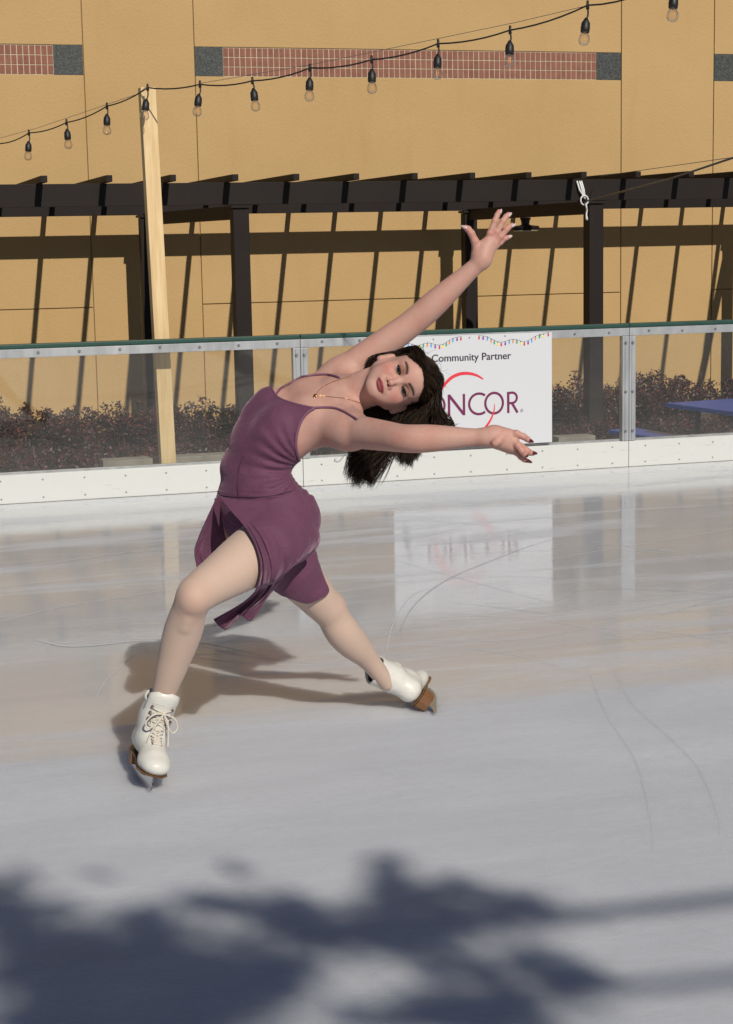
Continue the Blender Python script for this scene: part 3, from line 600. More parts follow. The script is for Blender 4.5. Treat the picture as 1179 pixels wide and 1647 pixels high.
class Grid:
    def __init__(s, lo, hi, h, A=np.eye(3), o=np.zeros(3)):
        s.A, s.o, s.h, s.lo = np.array(A, float), np.array(o, float), h, np.array(lo, float)
        s.n = np.ceil((np.array(hi)-np.array(lo))/h).astype(int)+1; s.D = np.full(s.n, 1.0, np.float32)
    def pts(s, sl):
        ax = [s.lo[i]+s.h*np.arange(sl[i].start, sl[i].stop) for i in range(3)]
        return np.stack(np.meshgrid(*ax, indexing='ij'), -1)@s.A+s.o
    def sl_of(s, lo, hi):
        cs = np.array([[x, y, z] for x in (lo[0], hi[0]) for y in (lo[1], hi[1]) for z in (lo[2], hi[2])]); q = (cs-s.o)@s.A.T
        a = np.clip(np.floor((q.min(0)-s.lo)/s.h).astype(int), 0, s.n); b = np.clip(np.ceil((q.max(0)-s.lo)/s.h).astype(int)+1, 0, s.n)
        return tuple(slice(int(x), int(y)) for x, y in zip(a, b)) if (b > a).all() else None
    def union(s, prims, post=None, reach=.0):      # coarse blocks first, then only the blocks the surface runs through
        nb = -(-s.n//8); ci = np.stack(np.meshgrid(*[np.arange(x) for x in nb], indexing='ij'), -1).reshape(-1, 3)
        cd = sdf(prims, (s.lo+s.h*(ci*8+3.5))@s.A+s.o); near = np.abs(cd) < s.h*8*1.5+.022+reach
        loc = np.stack(np.meshgrid(*[np.arange(8)]*3, indexing='ij'), -1).reshape(-1, 3)
        D = np.repeat(np.where(cd < 0, -1.0, 1.0)[:, None], 512, 1).astype(np.float32); kk = np.where(near)[0]
        for c in np.array_split(kk, max(1, len(kk)//800)):
            p = ((s.lo+s.h*(ci[c][:, None]*8+loc[None]))@s.A+s.o).reshape(-1, 3); d = sdfc(prims, p)
            if post is not None: d = post(p, d)
            D[c] = d.reshape(len(c), 512)
        D = D.reshape(*nb, 8, 8, 8).transpose(0, 3, 1, 4, 2, 5).reshape(nb*8); s.D = np.minimum(s.D, D[:s.n[0], :s.n[1], :s.n[2]]); return s
    def carve(s, q, k):
        lo, hi = q.box(); sl = s.sl_of(lo-k-s.h, hi+k+s.h)
        if sl: s.D[sl] = smax(s.D[sl], -q.d(s.pts(sl)).astype(np.float32), k)
    def full(s): return s.pts(tuple(slice(0, int(x)) for x in s.n))
    def mesh(s):                   # naive surface nets
        D = s.D; S = D < 0; n = s.n
        c = [D[i:n[0]-1+i, j:n[1]-1+j, k:n[2]-1+k] for i in (0, 1) for j in (0, 1) for k in (0, 1)]
        cnt = sum((x < 0).astype(np.int8) for x in c); act = (cnt > 0) & (cnt < 8); idx = np.argwhere(act)
        ID = np.full(act.shape, -1, np.int64); ID[act] = np.arange(len(idx))
        corner = [(i, j, k) for i in (0, 1) for j in (0, 1) for k in (0, 1)]; acc = np.zeros((len(idx), 3)); num = np.zeros(len(idx))
        vals = [x[act] for x in c]
        for a in range(8):
            for b in range(a+1, 8):
                ca, cb = np.array(corner[a]), np.array(corner[b])
                if abs(ca-cb).sum() != 1: continue
                va, vb = vals[a], vals[b]; x = (va < 0) != (vb < 0); f = np.where(x, va/(va-vb+1e-20), 0)
                acc += np.where(x[:, None], ca+(cb-ca)*f[:, None], 0); num += x
        V = (s.lo+s.h*(idx+acc/num[:, None]))@s.A+s.o; F = []
        for ax in range(3):
            sa = [slice(None)]*3; sb = [slice(None)]*3; sa[ax] = slice(0, n[ax]-1); sb[ax] = slice(1, n[ax])
            A_, B_ = S[tuple(sa)], S[tuple(sb)]; e = np.argwhere(A_ != B_); o1, o2 = [(1, 2), (2, 0), (0, 1)][ax]
            ok = (e[:, o1] > 0) & (e[:, o2] > 0) & (e[:, o1] < n[o1]-1) & (e[:, o2] < n[o2]-1); e = e[ok]
            q = []
            for d1, d2 in ((1, 1), (0, 1), (0, 0), (1, 0)):
                t = e.copy(); t[:, o1] -= d1; t[:, o2] -= d2; q.append(ID[t[:, 0], t[:, 1], t[:, 2]])
            q = np.stack(q, 1); fl = ~A_[e[:, 0], e[:, 1], e[:, 2]]; q[fl] = q[fl][:, ::-1]; F.append(q)
        return V, np.concatenate(F)
def mesh_obj(name, V, F, mats, parent=None, mi=None, tint=None, smooth=True, valid=True):
    me = bpy.data.meshes.new(name); me.vertices.add(len(V)); me.vertices.foreach_set('co', np.asarray(V, np.float32).ravel())
    F = np.asarray(F, np.int32); nf, w = F.shape; me.loops.add(nf*w); me.loops.foreach_set('vertex_index', F.ravel()); me.polygons.add(nf)
    me.polygons.foreach_set('loop_start', np.arange(0, nf*w, w, dtype=np.int32)); me.polygons.foreach_set('loop_total', np.full(nf, w, np.int32))
    for m in (mats if isinstance(mats, (list, tuple)) else [mats]): me.materials.append(m)
    if mi is not None: me.polygons.foreach_set('material_index', np.asarray(mi, np.int32))
    if tint is not None:
        at = me.attributes.new('tint', 'FLOAT_COLOR', 'POINT'); at.data.foreach_set('color', np.concatenate([tint, np.ones((len(V), 1))], 1).astype(np.float32).ravel())
    me.update(calc_edges=True)
    if valid: me.validate()
    me.polygons.foreach_set('use_smooth', [smooth]*len(me.polygons))
    o = bpy.data.objects.new(name, me); COL.objects.link(o)
    if parent is not None: o.parent = parent
    return o
def chain(pts, rad, k=.02): return [Cap(pts[i], pts[i+1], rad[i], rad[i+1], k) for i in range(len(pts)-1)]
def lerp(a, b, f): return a*(1-f)+b*f

# ---- torso stations (picture measurements at real depth)
raw = [((432, 872, 5.16), (-.75, .05, .66), .070, .105), ((428, 838, 5.15), (-.75, .05, .66), .096, .150), ((414, 800, 5.15), (-.75, .1, .66), .092, .142), ((409, 757, 5.15), (-.74, .2, .63), .082, .112),
       ((425, 717, 5.14), (-.68, .4, .6), .087, .116), ((454, 687, 5.13), (-.55, .62, .56), .088, .126), ((497, 660, 5.13), (-.47, .72, .5), .072, .128), ((536, 643, 5.13), (-.42, .74, .5), .052, .122), ((560, 634, 5.13), (-.42, .74, .5), .040, .062)]
ctr = [P(*r[0]) for r in raw]; ST = []
for i, r in enumerate(raw):
    T = nrm(ctr[min(i+1, len(ctr)-1)]-ctr[max(i-1, 0)]); f = camv(*r[1]); f = nrm(f-T*(f@T)); sd_ = np.cross(f, T)   # side = her left, negated below
    ST.append((ctr[i], f, -sd_, r[2], r[3]))
def stl(i): return ST[i]
body_t = [Sweep(ST)]
c5, f5, s5 = ST[5][0], ST[5][1], ST[5][2]
for sg in (1, -1): body_t.append(Cap(c5+f5*.045+s5*sg*.062+nrm(ST[6][0]-c5)*.010, c5+f5*.030+s5*sg*.060-nrm(ST[6][0]-c5)*.03, .052, .055, .03))
f1, s1 = ST[1][1], ST[1][2]
for sg in (1, -1): body_t.append(Ell(ST[1][0]-f1*.058+s1*sg*.062+np.array([0, 0, -.012]), np.eye(3), (.074, .074, .085), .035))
# ---- limbs
shR, elR, wrR = P(548, 604, 5.27), P(668, 516, 5.25), P(774, 420, 5.2)
shL, elL, wrL = P(563, 693, 4.99), P(654, 706, 4.80), P(781, 703, 4.76)
hipL, kneL, ankL = P(446, 868, 5.06), P(313, 957, 4.82), P(249, 1160, 5.03)
hipR, kneR, ankR = P(412, 850, 5.22), P(530, 984, 5.44), P(612, 1085, 5.64)
def arm(sh, el, wr, fat, toward):
    u = nrm(el-sh); lo = nrm(wr-el)
    return [Chain([sh-u*.02, lerp(sh, el, .3), lerp(sh, el, .65), lerp(sh, el, .9)-toward*.004, lerp(el, wr, .1)-toward*.004, lerp(el, wr, .3), lerp(el, wr, .55), lerp(el, wr, .8), wr+lo*.01], [x*fat for x in (.050, .0475, .0435, .0405, .0405, .0395, .0335, .0265, .0235)], .022, 42)]
ARMR, ARML = arm(shR, elR, wrR, 1.0, np.zeros(3)), arm(shL, elL, wrL, .96, np.zeros(3)); arms = ARMR + ARML
c7, s7, f7 = ST[7][0], ST[7][2], ST[7][1]; c6 = ST[6][0]; c8 = ST[8][0]
arms += [Cap(c8, shR, .036, .043, .03), Cap(c8-f7*.01, shL, .036, .043, .03), Cap(c6+f7*.02+s7*.06, shL, .048, .045, .035), Cap(c6+f7*.015-s7*.06, shR, .046, .044, .035),
         Cap(c6-f7*.03+s7*.09, shL-nrm(elL-shL)*.01, .042, .042, .03), Cap(ST[5][0]+s5*.06, c6+s7*.075, .062, .058, .03)]
for sg, sh in ((1, shL), (-1, shR)): arms.append(Cap(c8+f7*.030-nrm(ctr[8]-ctr[7])*.012+s7*sg*.012, lerp(c8, sh, .72)+f7*.034, .0085, .009, .014))       # clavicles
def leg(hip, kn, an, back, side):
    th = nrm(kn-hip); s_ = nrm(an-kn)
    pr = [Chain([hip, lerp(hip, kn, .35), lerp(hip, kn, .7), lerp(hip, kn, .92), kn+s_*.015, lerp(kn, an, .28)+back*.006, lerp(kn, an, .55)+back*.003, lerp(kn, an, .8), an+s_*.04], [.090, .083, .0655, .0555, .0475, .0505, .0440, .0325, .0285], .03, 46)]
    pr += [Ell(lerp(kn, an, .30)+back*.016, np.array([s_, np.cross(s_, back), back]), (.10, .040, .040), .03), Ell(kn-back*.034-s_*.006, np.array([s_, np.cross(s_, back), back]), (.027, .024, .017), .018), Cap(kn+s_*.06-back*.036, kn+s_*.085-back*.034, .010, .010, .02), Ell(kn-back*.016-s_*.002, np.eye(3), (.034, .034, .036), .04)]
    return pr
bl = nrm(-camv(.1, -.1, .95)); bL = nrm(bl-nrm(ankL-kneL)*(bl@nrm(ankL-kneL)))
br = camv(-.55, -.45, .7); bR = nrm(br-nrm(ankR-kneR)*(br@nrm(ankR-kneR)))
legs = leg(hipL, kneL, ankL, bL, 0) + leg(hipR, kneR, ankR, bR, 0)
# ---- head
EYE = P(646.6, 611.5, 4.985); hU = nrm(camv(.972, .235, -.02)); hF = camv(.24*.04, -.97*.04, .999); hF = nrm(hF-hU*(hF@hU)); hL = np.cross(hU, hF)*-1
hL = np.cross(hF, hU)*-1.0
hL = nrm(np.cross(hU, hF)); 
if hL@cU > 0: hL = -hL           # her left is the lower side in the picture
HM = np.array([hL, hF, hU])
def H(x, y, z): return EYE+x*hL+y*hF+z*hU
def HE(c, r, k): return Ell(H(*c), HM, r, k)
head = [HE((0, -.094, .026), (.0705, .092, .084), .02), HE((0, -.062, -.018), (.056, .058, .078), .03), HE((0, -.040, .040), (.052, .044, .040), .03)]
head += [Cap(H(0, -.030, -.086), H(0, -.028, -.081), .0145, .016, .02)]
for s_ in (1, -1):
    head += [Cap(H(s_*.051, -.088, -.046), H(s_*.013, -.028, -.086), .0145, .0115, .022), Cap(H(s_*.054, -.088, -.012), H(s_*.051, -.088, -.05), .016, .0145, .02), HE((s_*.036, -.028, -.026), (.024, .021, .020), .022),
             HE((s_*.030, -.036, -.050), (.026, .026, .030), .025), Cap(H(s_*.010, -.0085, .0185), H(s_*.043, -.024, .016), .0068, .006, .012)]
head += [Cap(H(0, -.012, .006), H(0, .0085, -.031), .0058, .0078, .010), HE((0, .0095, -.0335), (.0088, .0085, .0075), .006), HE((.0105, -.001, -.0375), (.0072, .0085, .0062), .006), HE((-.0105, -.001, -.0375), (.0072, .0085, .0062), .006)]
head += [HE((0, -.010, -.052), (.024, .013, .013), .012), HE((0, -.0045, -.0575), (.019, .0068, .0042), .004), HE((0, -.0055, -.0665), (.0165, .0070, .0052), .004)]
neck_ax = nrm(H(0, -.085, -.06)-c8)
neck = chain([c8-neck_ax*.03, lerp(c8, H(0, -.095, -.05), .5), H(0, -.095, -.045)], [.056, .0475, .049], .022)
neck += [Cap(H(.055, -.088, -.03), c8+f7*.032+s7*.012, .014, .010, .02), Cap(H(-.055, -.088, -.03), c8+f7*.032-s7*.012, .014, .010, .02)]
sock = [(HE((s_*.031, .0015, -.001), (.0175, .0120, .0105), .0), .010) for s_ in (1, -1)] + [(HE((s_*.0058, .0045, -.0415), (.0032, .006, .003), 0), .003) for s_ in (1, -1)]
# ears
def ear(s_): return [HE((s_*.0775, -.094, -.024), (.0085, .015, .027), .006), HE((s_*.080, -.088, -.040), (.006, .008, .010), .006)]
# ---- hands: palm plus five separate bent fingers each
def finger(pts, r0, r1): 
    r = np.linspace(r0, r1, len(pts)); return chain([P(*q) for q in pts], r, .004)
def zh(x, y): return 720+x/9.07, 320+y/9.07
def zl(x, y): return 730+x/7.86, 650+y/7.86
tR = 5.20; tL = 4.76
def rp(x, y, dt=0): return (*zh(x, y), tR+dt)
def lp(x, y, dt=0): return (*zl(x, y), tL+dt)
palmR = chain([wrR, P(*rp(500, 870)), P(*rp(545, 740))], [.0235, .0240, .0235], .014) + [Cap(P(*rp(430, 800)), P(*rp(470, 700)), .0165, .0165, .014), Cap(P(*rp(560, 780)), P(*rp(620, 640)), .0185, .0165, .014), Cap(P(*rp(520, 800)), P(*rp(575, 640)), .018, .0145, .014), Cap(P(*rp(600, 760, .01)), P(*rp(665, 680, .012)), .016, .014, .014)]
fingR = [finger([rp(420, 730, -.005), rp(400, 620, -.012), rp(345, 500, -.02), rp(300, 440, -.02), rp(262, 418, -.02)], .0130, .0080), finger([rp(580, 640), rp(620, 500, -.008), rp(690, 320, -.012), rp(722, 240, -.008), rp(748, 185)], .0105, .0070),
         finger([rp(640, 650, .003), rp(720, 480, -.005), rp(810, 320, -.008), rp(850, 260, -.004), rp(885, 225, .002)], .0105, .0070), finger([rp(680, 670, .008), rp(775, 550, .0), rp(860, 445, -.002), rp(905, 400, .002), rp(938, 378, .006)], .0098, .0066),
         finger([rp(690, 700, .014), rp(770, 635, .010), rp(835, 575, .008), rp(870, 562, .012), rp(900, 555, .016)], .0085, .0058)]
nailR = [[rp(285, 430, -.026), rp(240, 410, -.024), rp(192, 392, -.02)], [rp(752, 215, -.004), rp(770, 185, .0), rp(786, 148, .004)], [rp(885, 250, -.006), rp(908, 225, .0), rp(935, 202, .004)], [rp(930, 398, -.004), rp(960, 384, .002), rp(1000, 366, .006)], [rp(885, 558, .01), rp(910, 548, .012), rp(942, 534, .016)]]
palmL = chain([wrL, P(*lp(520, 400)), P(*lp(640, 450))], [.0235, .0235, .023], .014) + [Cap(P(*lp(500, 360)), P(*lp(690, 375)), .0170, .0140, .014), Cap(P(*lp(560, 470)), P(*lp(740, 540)), .0185, .0140, .014), Cap(P(*lp(520, 470, .012)), P(*lp(720, 580, .014)), .0160, .0120, .014),
         Cap(P(*lp(560, 400)), P(*lp(760, 440)), .018, .0135, .014)]
fingL = [finger([lp(640, 375, -.008), lp(590, 425, -.016), lp(545, 470, -.024), lp(520, 492, -.026)], .0145, .0105), finger([lp(690, 375), lp(790, 372, -.010), lp(880, 410, -.008), lp(925, 440), lp(958, 462, .006)], .0105, .0068),
         finger([lp(745, 450, -.004), lp(810, 525, -.016), lp(860, 590, -.016), lp(885, 625, -.010), lp(905, 645, -.004)], .0104, .0072), finger([lp(760, 490, .004), lp(850, 535, -.004), lp(925, 590, -.002), lp(965, 615, .004), lp(1000, 622, .010)], .0100, .0068),
         finger([lp(730, 565, .014), lp(790, 610, .008), lp(850, 670, .010), lp(890, 700, .014), lp(920, 715, .018)], .0090, .0062)]
nailL = [[lp(945, 452, -.002), lp(975, 465, .004), lp(1008, 480, .01)], [lp(900, 640, -.012), lp(918, 652, -.006), lp(938, 660, 0)], [lp(985, 618, .0), lp(1020, 620, .008), lp(1055, 626, .014)], [lp(905, 708, .008), lp(945, 720, .018), lp(988, 740, .026)]]
def handset(palm, fing):
    class U:
        k = .006
        def box(s): b = [f.box() for ch in fing for f in ch]; return np.min([x[0] for x in b], 0), np.max([x[1] for x in b], 0)
        def d(s, p):
            r = None
            for ch in fing:
                e = sdf(ch, p); r = e if r is None else smin(r, e, .0015)
            return r
    return palm + [U()]
handR, handL = handset(palmR, fingR), handset(palmL, fingL)

body_all = body_t + arms + legs + neck
full = body_all + head + handR + handL
def project_many(pts, prims, t0=4.6, t1=5.5, off=0.0):
    d = np.array([ray(x, y) for x, y in pts]); t = np.full(len(pts), t0); done = np.zeros(len(pts), bool)
    for _ in range(70):
        k = np.where(~done & (t < t1))[0]
        if len(k) == 0: break
        e = sdf(prims, CAM+d[k]*t[k, None])-off; done[k[e < .0004]] = True; m = e >= .0004; t[k[m]] += np.maximum(e[m]*.8, .0004)
    return [CAM+d[i]*t[i] if done[i] else None for i in range(len(pts))]
def project(px, py, prims, t0=4.5, t1=5.6, off=0.0): return project_many([(px, py)], prims, t0, t1, off)[0]
# skin and tights
M_skin = mat('skin', (.5, .3, .23), .45); b = bsdf(M_skin); a_ = N(M_skin, 'ShaderNodeAttribute', attribute_name='tint')
sp_ = ramp(M_skin, noise(M_skin, coords(M_skin), 55, 4, .6), [(.35, 0), (.7, 1)])
hs = N(M_skin, 'ShaderNodeMix', data_type='RGBA', blend_type='MULTIPLY'); L(M_skin, mathn(M_skin, 'MULTIPLY', sp_, .5), hs.inputs[0]); L(M_skin, a_.outputs['Color'], hs.inputs[6]); hs.inputs[7].default_value = (.93, .88, .86, 1)
bl2 = N(M_skin, 'ShaderNodeMix', data_type='RGBA', blend_type='MULTIPLY'); L(M_skin, mathn(M_skin, 'MULTIPLY', ramp(M_skin, noise(M_skin, coords(M_skin), 17, 6, .65), [(.42, 0), (.66, 1)]), .75), bl2.inputs[0]); L(M_skin, hs.outputs[2], bl2.inputs[6]); bl2.inputs[7].default_value = (.97, .83, .80, 1)
L(M_skin, bl2.outputs[2], b.inputs['Base Color']); b.inputs['Subsurface Weight'].default_value = .12; b.inputs['Subsurface Radius'].default_value = (.012, .005, .003); b.inputs['Subsurface Scale'].default_value = .6; b.inputs['Specular IOR Level'].default_value = .26; b.inputs['Roughness'].default_value = .52
bump(M_skin, noise(M_skin, coords(M_skin), 260, 3, .6), .08, .001)
M_tights = mat('tights', (.585, .435, .33), .5); b = bsdf(M_tights); a_ = N(M_tights, 'ShaderNodeAttribute', attribute_name='tint'); L(M_tights, a_.outputs['Color'], b.inputs['Base Color'])
b.inputs['Sheen Weight'].default_value = .10; b.inputs['Roughness'].default_value = .6; b.inputs['Subsurface Weight'].default_value = .05; b.inputs['Subsurface Radius'].default_value = (.01, .005, .003); b.inputs['Specular IOR Level'].default_value = .18
SK = np.array([.555, .330, .272]); TI = np.array([.57, .415, .335])
def vnormals(V, F):
    n_ = np.cross(V[F[:, 2]]-V[F[:, 0]], V[F[:, 3]]-V[F[:, 1]]); o_ = np.zeros_like(V)
    for j in range(4):
        for a in range(3): o_[:, a] += np.bincount(F[:, j], n_[:, a], len(V))
    return o_/(np.linalg.norm(o_, axis=1)[:, None]+1e-12)
def cutmesh(V, F, keep):
    Nn = vnormals(V, F); c = V[F].mean(1); k = keep(c); F = F[k]; u, inv = np.unique(F, return_inverse=True); return V[u], inv.reshape(F.shape), Nn[u]
nk0 = lerp(c8, H(0, -.095, -.05), .55)
def is_head(c): return ((c-nk0)@neck_ax > 0) & (np.linalg.norm(c-H(0, -.08, 0), axis=1) < .16)
wRd = nrm(wrR-elR); wR0 = wrR-wRd*.022; wLd = nrm(wrL-elL); wL0 = wrL-wLd*.022
def is_handR(c): return ((c-wR0)@wRd > 0) & (np.linalg.norm(c-wR0, axis=1) < .26)
def is_handL(c): return ((c-wL0)@wLd > 0) & (np.linalg.norm(c-wL0, axis=1) < .24)
bb = [q.box() for q in body_all]; lo = np.min([x[0] for x in bb], 0)-.02; hi = np.max([x[1] for x in bb], 0)+.02
G = Grid(lo, hi, .0036).union(body_all + palmR + palmL + head); Vb, Fb = G.mesh(); del G
Vb, Fb, Nb = cutmesh(Vb, Fb, lambda c: ~(is_head(c) | is_handR(c) | is_handL(c)))
def snap(V, F, Nn, o_, d_, side, rr_):          # bring the open rim exactly onto the cutting plane, sliding along the surface
    e = np.concatenate([F[:, [i, (i+1) % 4]] for i in range(4)]); e.sort(1); u, ct = np.unique(e, axis=0, return_counts=True); rim_ = np.unique(u[ct == 1])
    h_ = (V[rim_]-o_)@d_; rim_ = rim_[(np.abs(h_) < .006) & (np.linalg.norm(V[rim_]-o_, axis=1) < rr_)]
    h_ = (V[rim_]-o_)@d_; t = d_-Nn[rim_]*(Nn[rim_]@d_)[:, None]; V[rim_] -= t*(h_/np.maximum((t*d_).sum(1), .2))[:, None]; return V
for o_, d_, rr_ in ((nk0, neck_ax, .13), (wR0, wRd, .06), (wL0, wLd, .06)): Vb = snap(Vb, Fb, Nb, o_, d_, 0, rr_)
def fine(prims, c, A, ext, h, keep, carves=()):
    g = Grid([-e for e in ext], ext, h, A, c).union(prims)
    for q, k in carves: g.carve(q, k)
    V, F = g.mesh(); return cutmesh(V, F, keep)
hd_all = neck + head + ear(1) + ear(-1)
def hkeep(c): return ((c-nk0)@neck_ax > 0)
Vh, Fh, Nh = fine(body_t + arms + hd_all, H(0, -.07, -.02), HM, (.11, .14, .16), .0014, hkeep, sock)
Vr, Fr, Nr = fine(ARMR + handR, P(*rp(560, 640)), np.array([cR, cU, cF]), (.13, .15, .10), .0016, lambda c: (c-wR0)@wRd > 0)
Vl, Fl, Nl = fine(ARML + handL, P(*lp(680, 480)), np.array([cR, cU, cF]), (.14, .12, .11), .0016, lambda c: (c-wL0)@wLd > 0)
Vh = snap(Vh, Fh, Nh, nk0, neck_ax, 1, .13); Vr = snap(Vr, Fr, Nr, wR0, wRd, 1, .06); Vl = snap(Vl, Fl, Nl, wL0, wLd, 1, .06)
# colouring: a property of the skin itself (lips, cheeks, brows, knuckles)
Tb = np.tile(SK, (len(Vb), 1)); dl = sdf(legs, Vb); dr = sdf(body_t+arms, Vb); isleg = dl < dr; Tb[isleg] = TI
for kn, rd in ((kneL-bL*.05, .062), (kneR-bR*.05, .05)):
    w = np.exp(-(np.linalg.norm(Vb-kn, axis=1)/rd)**2)[:, None]*.5; Tb = Tb*(1-w)+np.array([.58, .34, .27])*w
for el, rd in ((elR, .05), (elL, .05)):
    w = np.exp(-(np.linalg.norm(Vb-el, axis=1)/rd)**2)[:, None]*.3; Tb = Tb*(1-w)+np.array([.52, .25, .19])*w
Th = np.tile(SK, (len(Vh), 1)); q = (Vh-EYE)@HM.T; X, Y, Z = np.abs(q[:, 0]), q[:, 1], q[:, 2]
def paint(T, w, c): w = np.clip(w, 0, 1)[:, None]; return T*(1-w)+np.array(c)*w
Th = paint(Th, .60*np.exp(-((X-.042)/.018)**2-((Z+.030)/.020)**2)*(Y > -.08), (.50, .17, .145))
Th = paint(Th, .35*np.exp(-(X/.012)**2-((Z+.034)/.010)**2)*(Y > -.01), (.52, .22, .17))
sm = lambda x, a, b_: np.clip((x-a)/(b_-a), 0, 1)
lip_u = .0235*np.clip(1-(X/.0245)**2, 0, 1)**.5
zu = -.0535+np.where(X < .006, -.0018+X*.25, -.0003)-(X/.0245)**2*.0075; zl_ = -.0722+(X/.0245)**2*.0095
lipw = sm(Z, zl_-.0012, zl_+.0012)*(1-sm(Z, zu-.0012, zu+.0012))*(X < .0238)*(Y > -.03)
Th = paint(Th, lipw*.95, (.30, .055, .070)); Th = paint(Th, np.exp(-((Z+.0620+(X/.03)**2*.003)/.0011)**2)*(X < .021)*(Y > -.03)*.85, (.09, .015, .02))
bz_ = .0160+.0075*np.sin(np.clip((X-.012)/.040, 0, 1)*math.pi*.72)
bw = np.exp(-((Z-bz_)/(.0052-.0024*np.clip((X-.03)/.02, 0, 1)))**2)*sm(X, .010, .014)*(1-sm(X, .048, .053))*(Y > -.05)
Th = paint(Th, bw*1.0, (.030, .016, .012))
Th = paint(Th, .60*np.exp(-((X-.032)/.018)**2-((Z-.007)/.007)**2)*(Y > -.04), (.20, .095, .078)); Th = paint(Th, .35*np.exp(-((X-.032)/.016)**2-((Z+.010)/.005)**2)*(Y > -.04), (.26, .125, .10))
def hand_tint(V, ch): 
    T = np.tile(SK, (len(V), 1))
    for f in ch:
        for cp, amt in ((f[0].b, .35), (f[-1].b, .55), (f[-2].a, .35)):
            w = np.exp(-(np.linalg.norm(V-cp, axis=1)/.013)**2)*amt; T = paint(T, w, (.56, .21, .175))
    return T
Tr, Tl = hand_tint(Vr, fingR), hand_tint(Vl, fingL)
NN = np.concatenate([Nb, Nh, Nr, Nl])
n = 0; Vs, Fs, Ts = [], [], []
for V_, F_, T_ in ((Vb, Fb, Tb), (Vh, Fh, Th), (Vr, Fr, Tr), (Vl, Fl, Tl)): Vs.append(V_); Fs.append(F_+n); Ts.append(T_); n += len(V_)
V, F, T = np.concatenate(Vs), np.concatenate(Fs), np.concatenate(Ts)
isl = np.concatenate([isleg, np.zeros(n-len(Vb), bool)]); mi = isl[F].mean(1) > .5
SKATER = mesh_obj('person', V, F, [M_skin, M_tights], None, mi.astype(int), T, valid=False)
SKATER.data.normals_split_custom_set_from_vertices([tuple(x) for x in NN])
tag(SKATER, 'figure skater in a purple dress leaning far back with one arm raised, in white skates', 'person')

# ---- eyes, nails
M_eye = mat('eye_white', (.44, .40, .38), .15); M_iris = mat('iris_brown', (.012, .007, .0045), .10); M_lash = mat('lash', (.009, .006, .005), .6)
for s_ in (1, -1):
    ec = H(s_*.031, -.0120, -.0005); look = nrm(CAM-ec); e2 = nrm(np.cross(look, hU)); e3 = np.cross(e2, look); vs = []; fs = []; ms = []; nr = 22
    for i in range(nr):
        th = math.pi*i/(nr-1)*.6
        for j in range(24):
            a = 2*math.pi*j/24; vs.append(ec+.0118*(math.cos(th)*look+math.sin(th)*(math.cos(a)*e2+math.sin(a)*e3)))
        if i:
            for j in range(24): fs.append(((i-1)*24+j, (i-1)*24+(j+1) % 24, i*24+(j+1) % 24, i*24+j)); ms.append(1 if th < .66 else 0)
    mesh_obj('eye', vs, fs, [M_eye, M_iris], SKATER, ms)
    # upper lid: a shell over the eyeball, its edge dark with lashes
    lv = []; lf_ = []; na, nb = 18, 8; edge_pts = []; low_pts = []
    for i in range(na):
        ax_ = lerp(-.98, .98, i/(na-1)); open_ = math.cos(ax_*1.5)
        zlo = .0037*open_-.0012+(.0010*ax_*s_); zhi = .0125
        for j in range(nb):
            z = lerp(zlo, zhi, j/(nb-1)); x = .0138*ax_; rr = .0128+.0004*(1-j/(nb-1)); y = math.sqrt(max(rr**2-(x*.8)**2-z*z*.85, 1e-7))
            lv.append(ec+x*hL+z*hU+y*hF)
            if j == 0: edge_pts.append(ec+x*1.10*hL+(z-.0004)*hU+(y+.0008)*hF)
            if i and j: a_i = (i-1)*nb+j-1; lf_.append((a_i, a_i+1, a_i+nb+1, a_i+nb))
        zb_ = -.0048*open_-.0012+(.0010*ax_*s_); y = math.sqrt(max(.0129**2-(.0138*ax_*.8)**2-zb_**2, 1e-7)); low_pts.append(ec+.0138*ax_*hL+zb_*hU+y*hF)
    mesh_obj('eyelid', lv, lf_, M_skin, SKATER, None, np.tile([.33, .165, .125], (len(lv), 1)))
    lb = MB(); k_ = len(edge_pts); lb.tube(edge_pts, [.0008+.0015*math.sin(math.pi*i/(k_-1))**.5 for i in range(k_)], 6); lb.tube(low_pts, .0009, 5)
    for i in range(1, k_, 1):
        p = edge_pts[i]; ax_ = (i/(k_-1)*2-1); lb.tube([p, p+hF*.004+hU*.0022+hL*ax_*.002, p+hF*.0055+hU*.0055+hL*ax_*.0035], [.0004, .0003, .0001], 4)
    lb.build('eyelashes', M_lash, SKATER, True)
M_nailw = mat('nail_pale', (.66, .5, .5), .15); M_naild = mat('nail_dark_red', (.10, .012, .025), .15)
for lst, m in ((nailR, M_nailw), (nailL, M_naild)):
    for q in lst:
        pts = [P(*x) for x in q]; MB().tube(catmull(pts, 7), [.0044, .0052, .0053, .0050, .0043, .0032, .0012], 8, 0, True, 1).build('fingernail', m, SKATER, True)

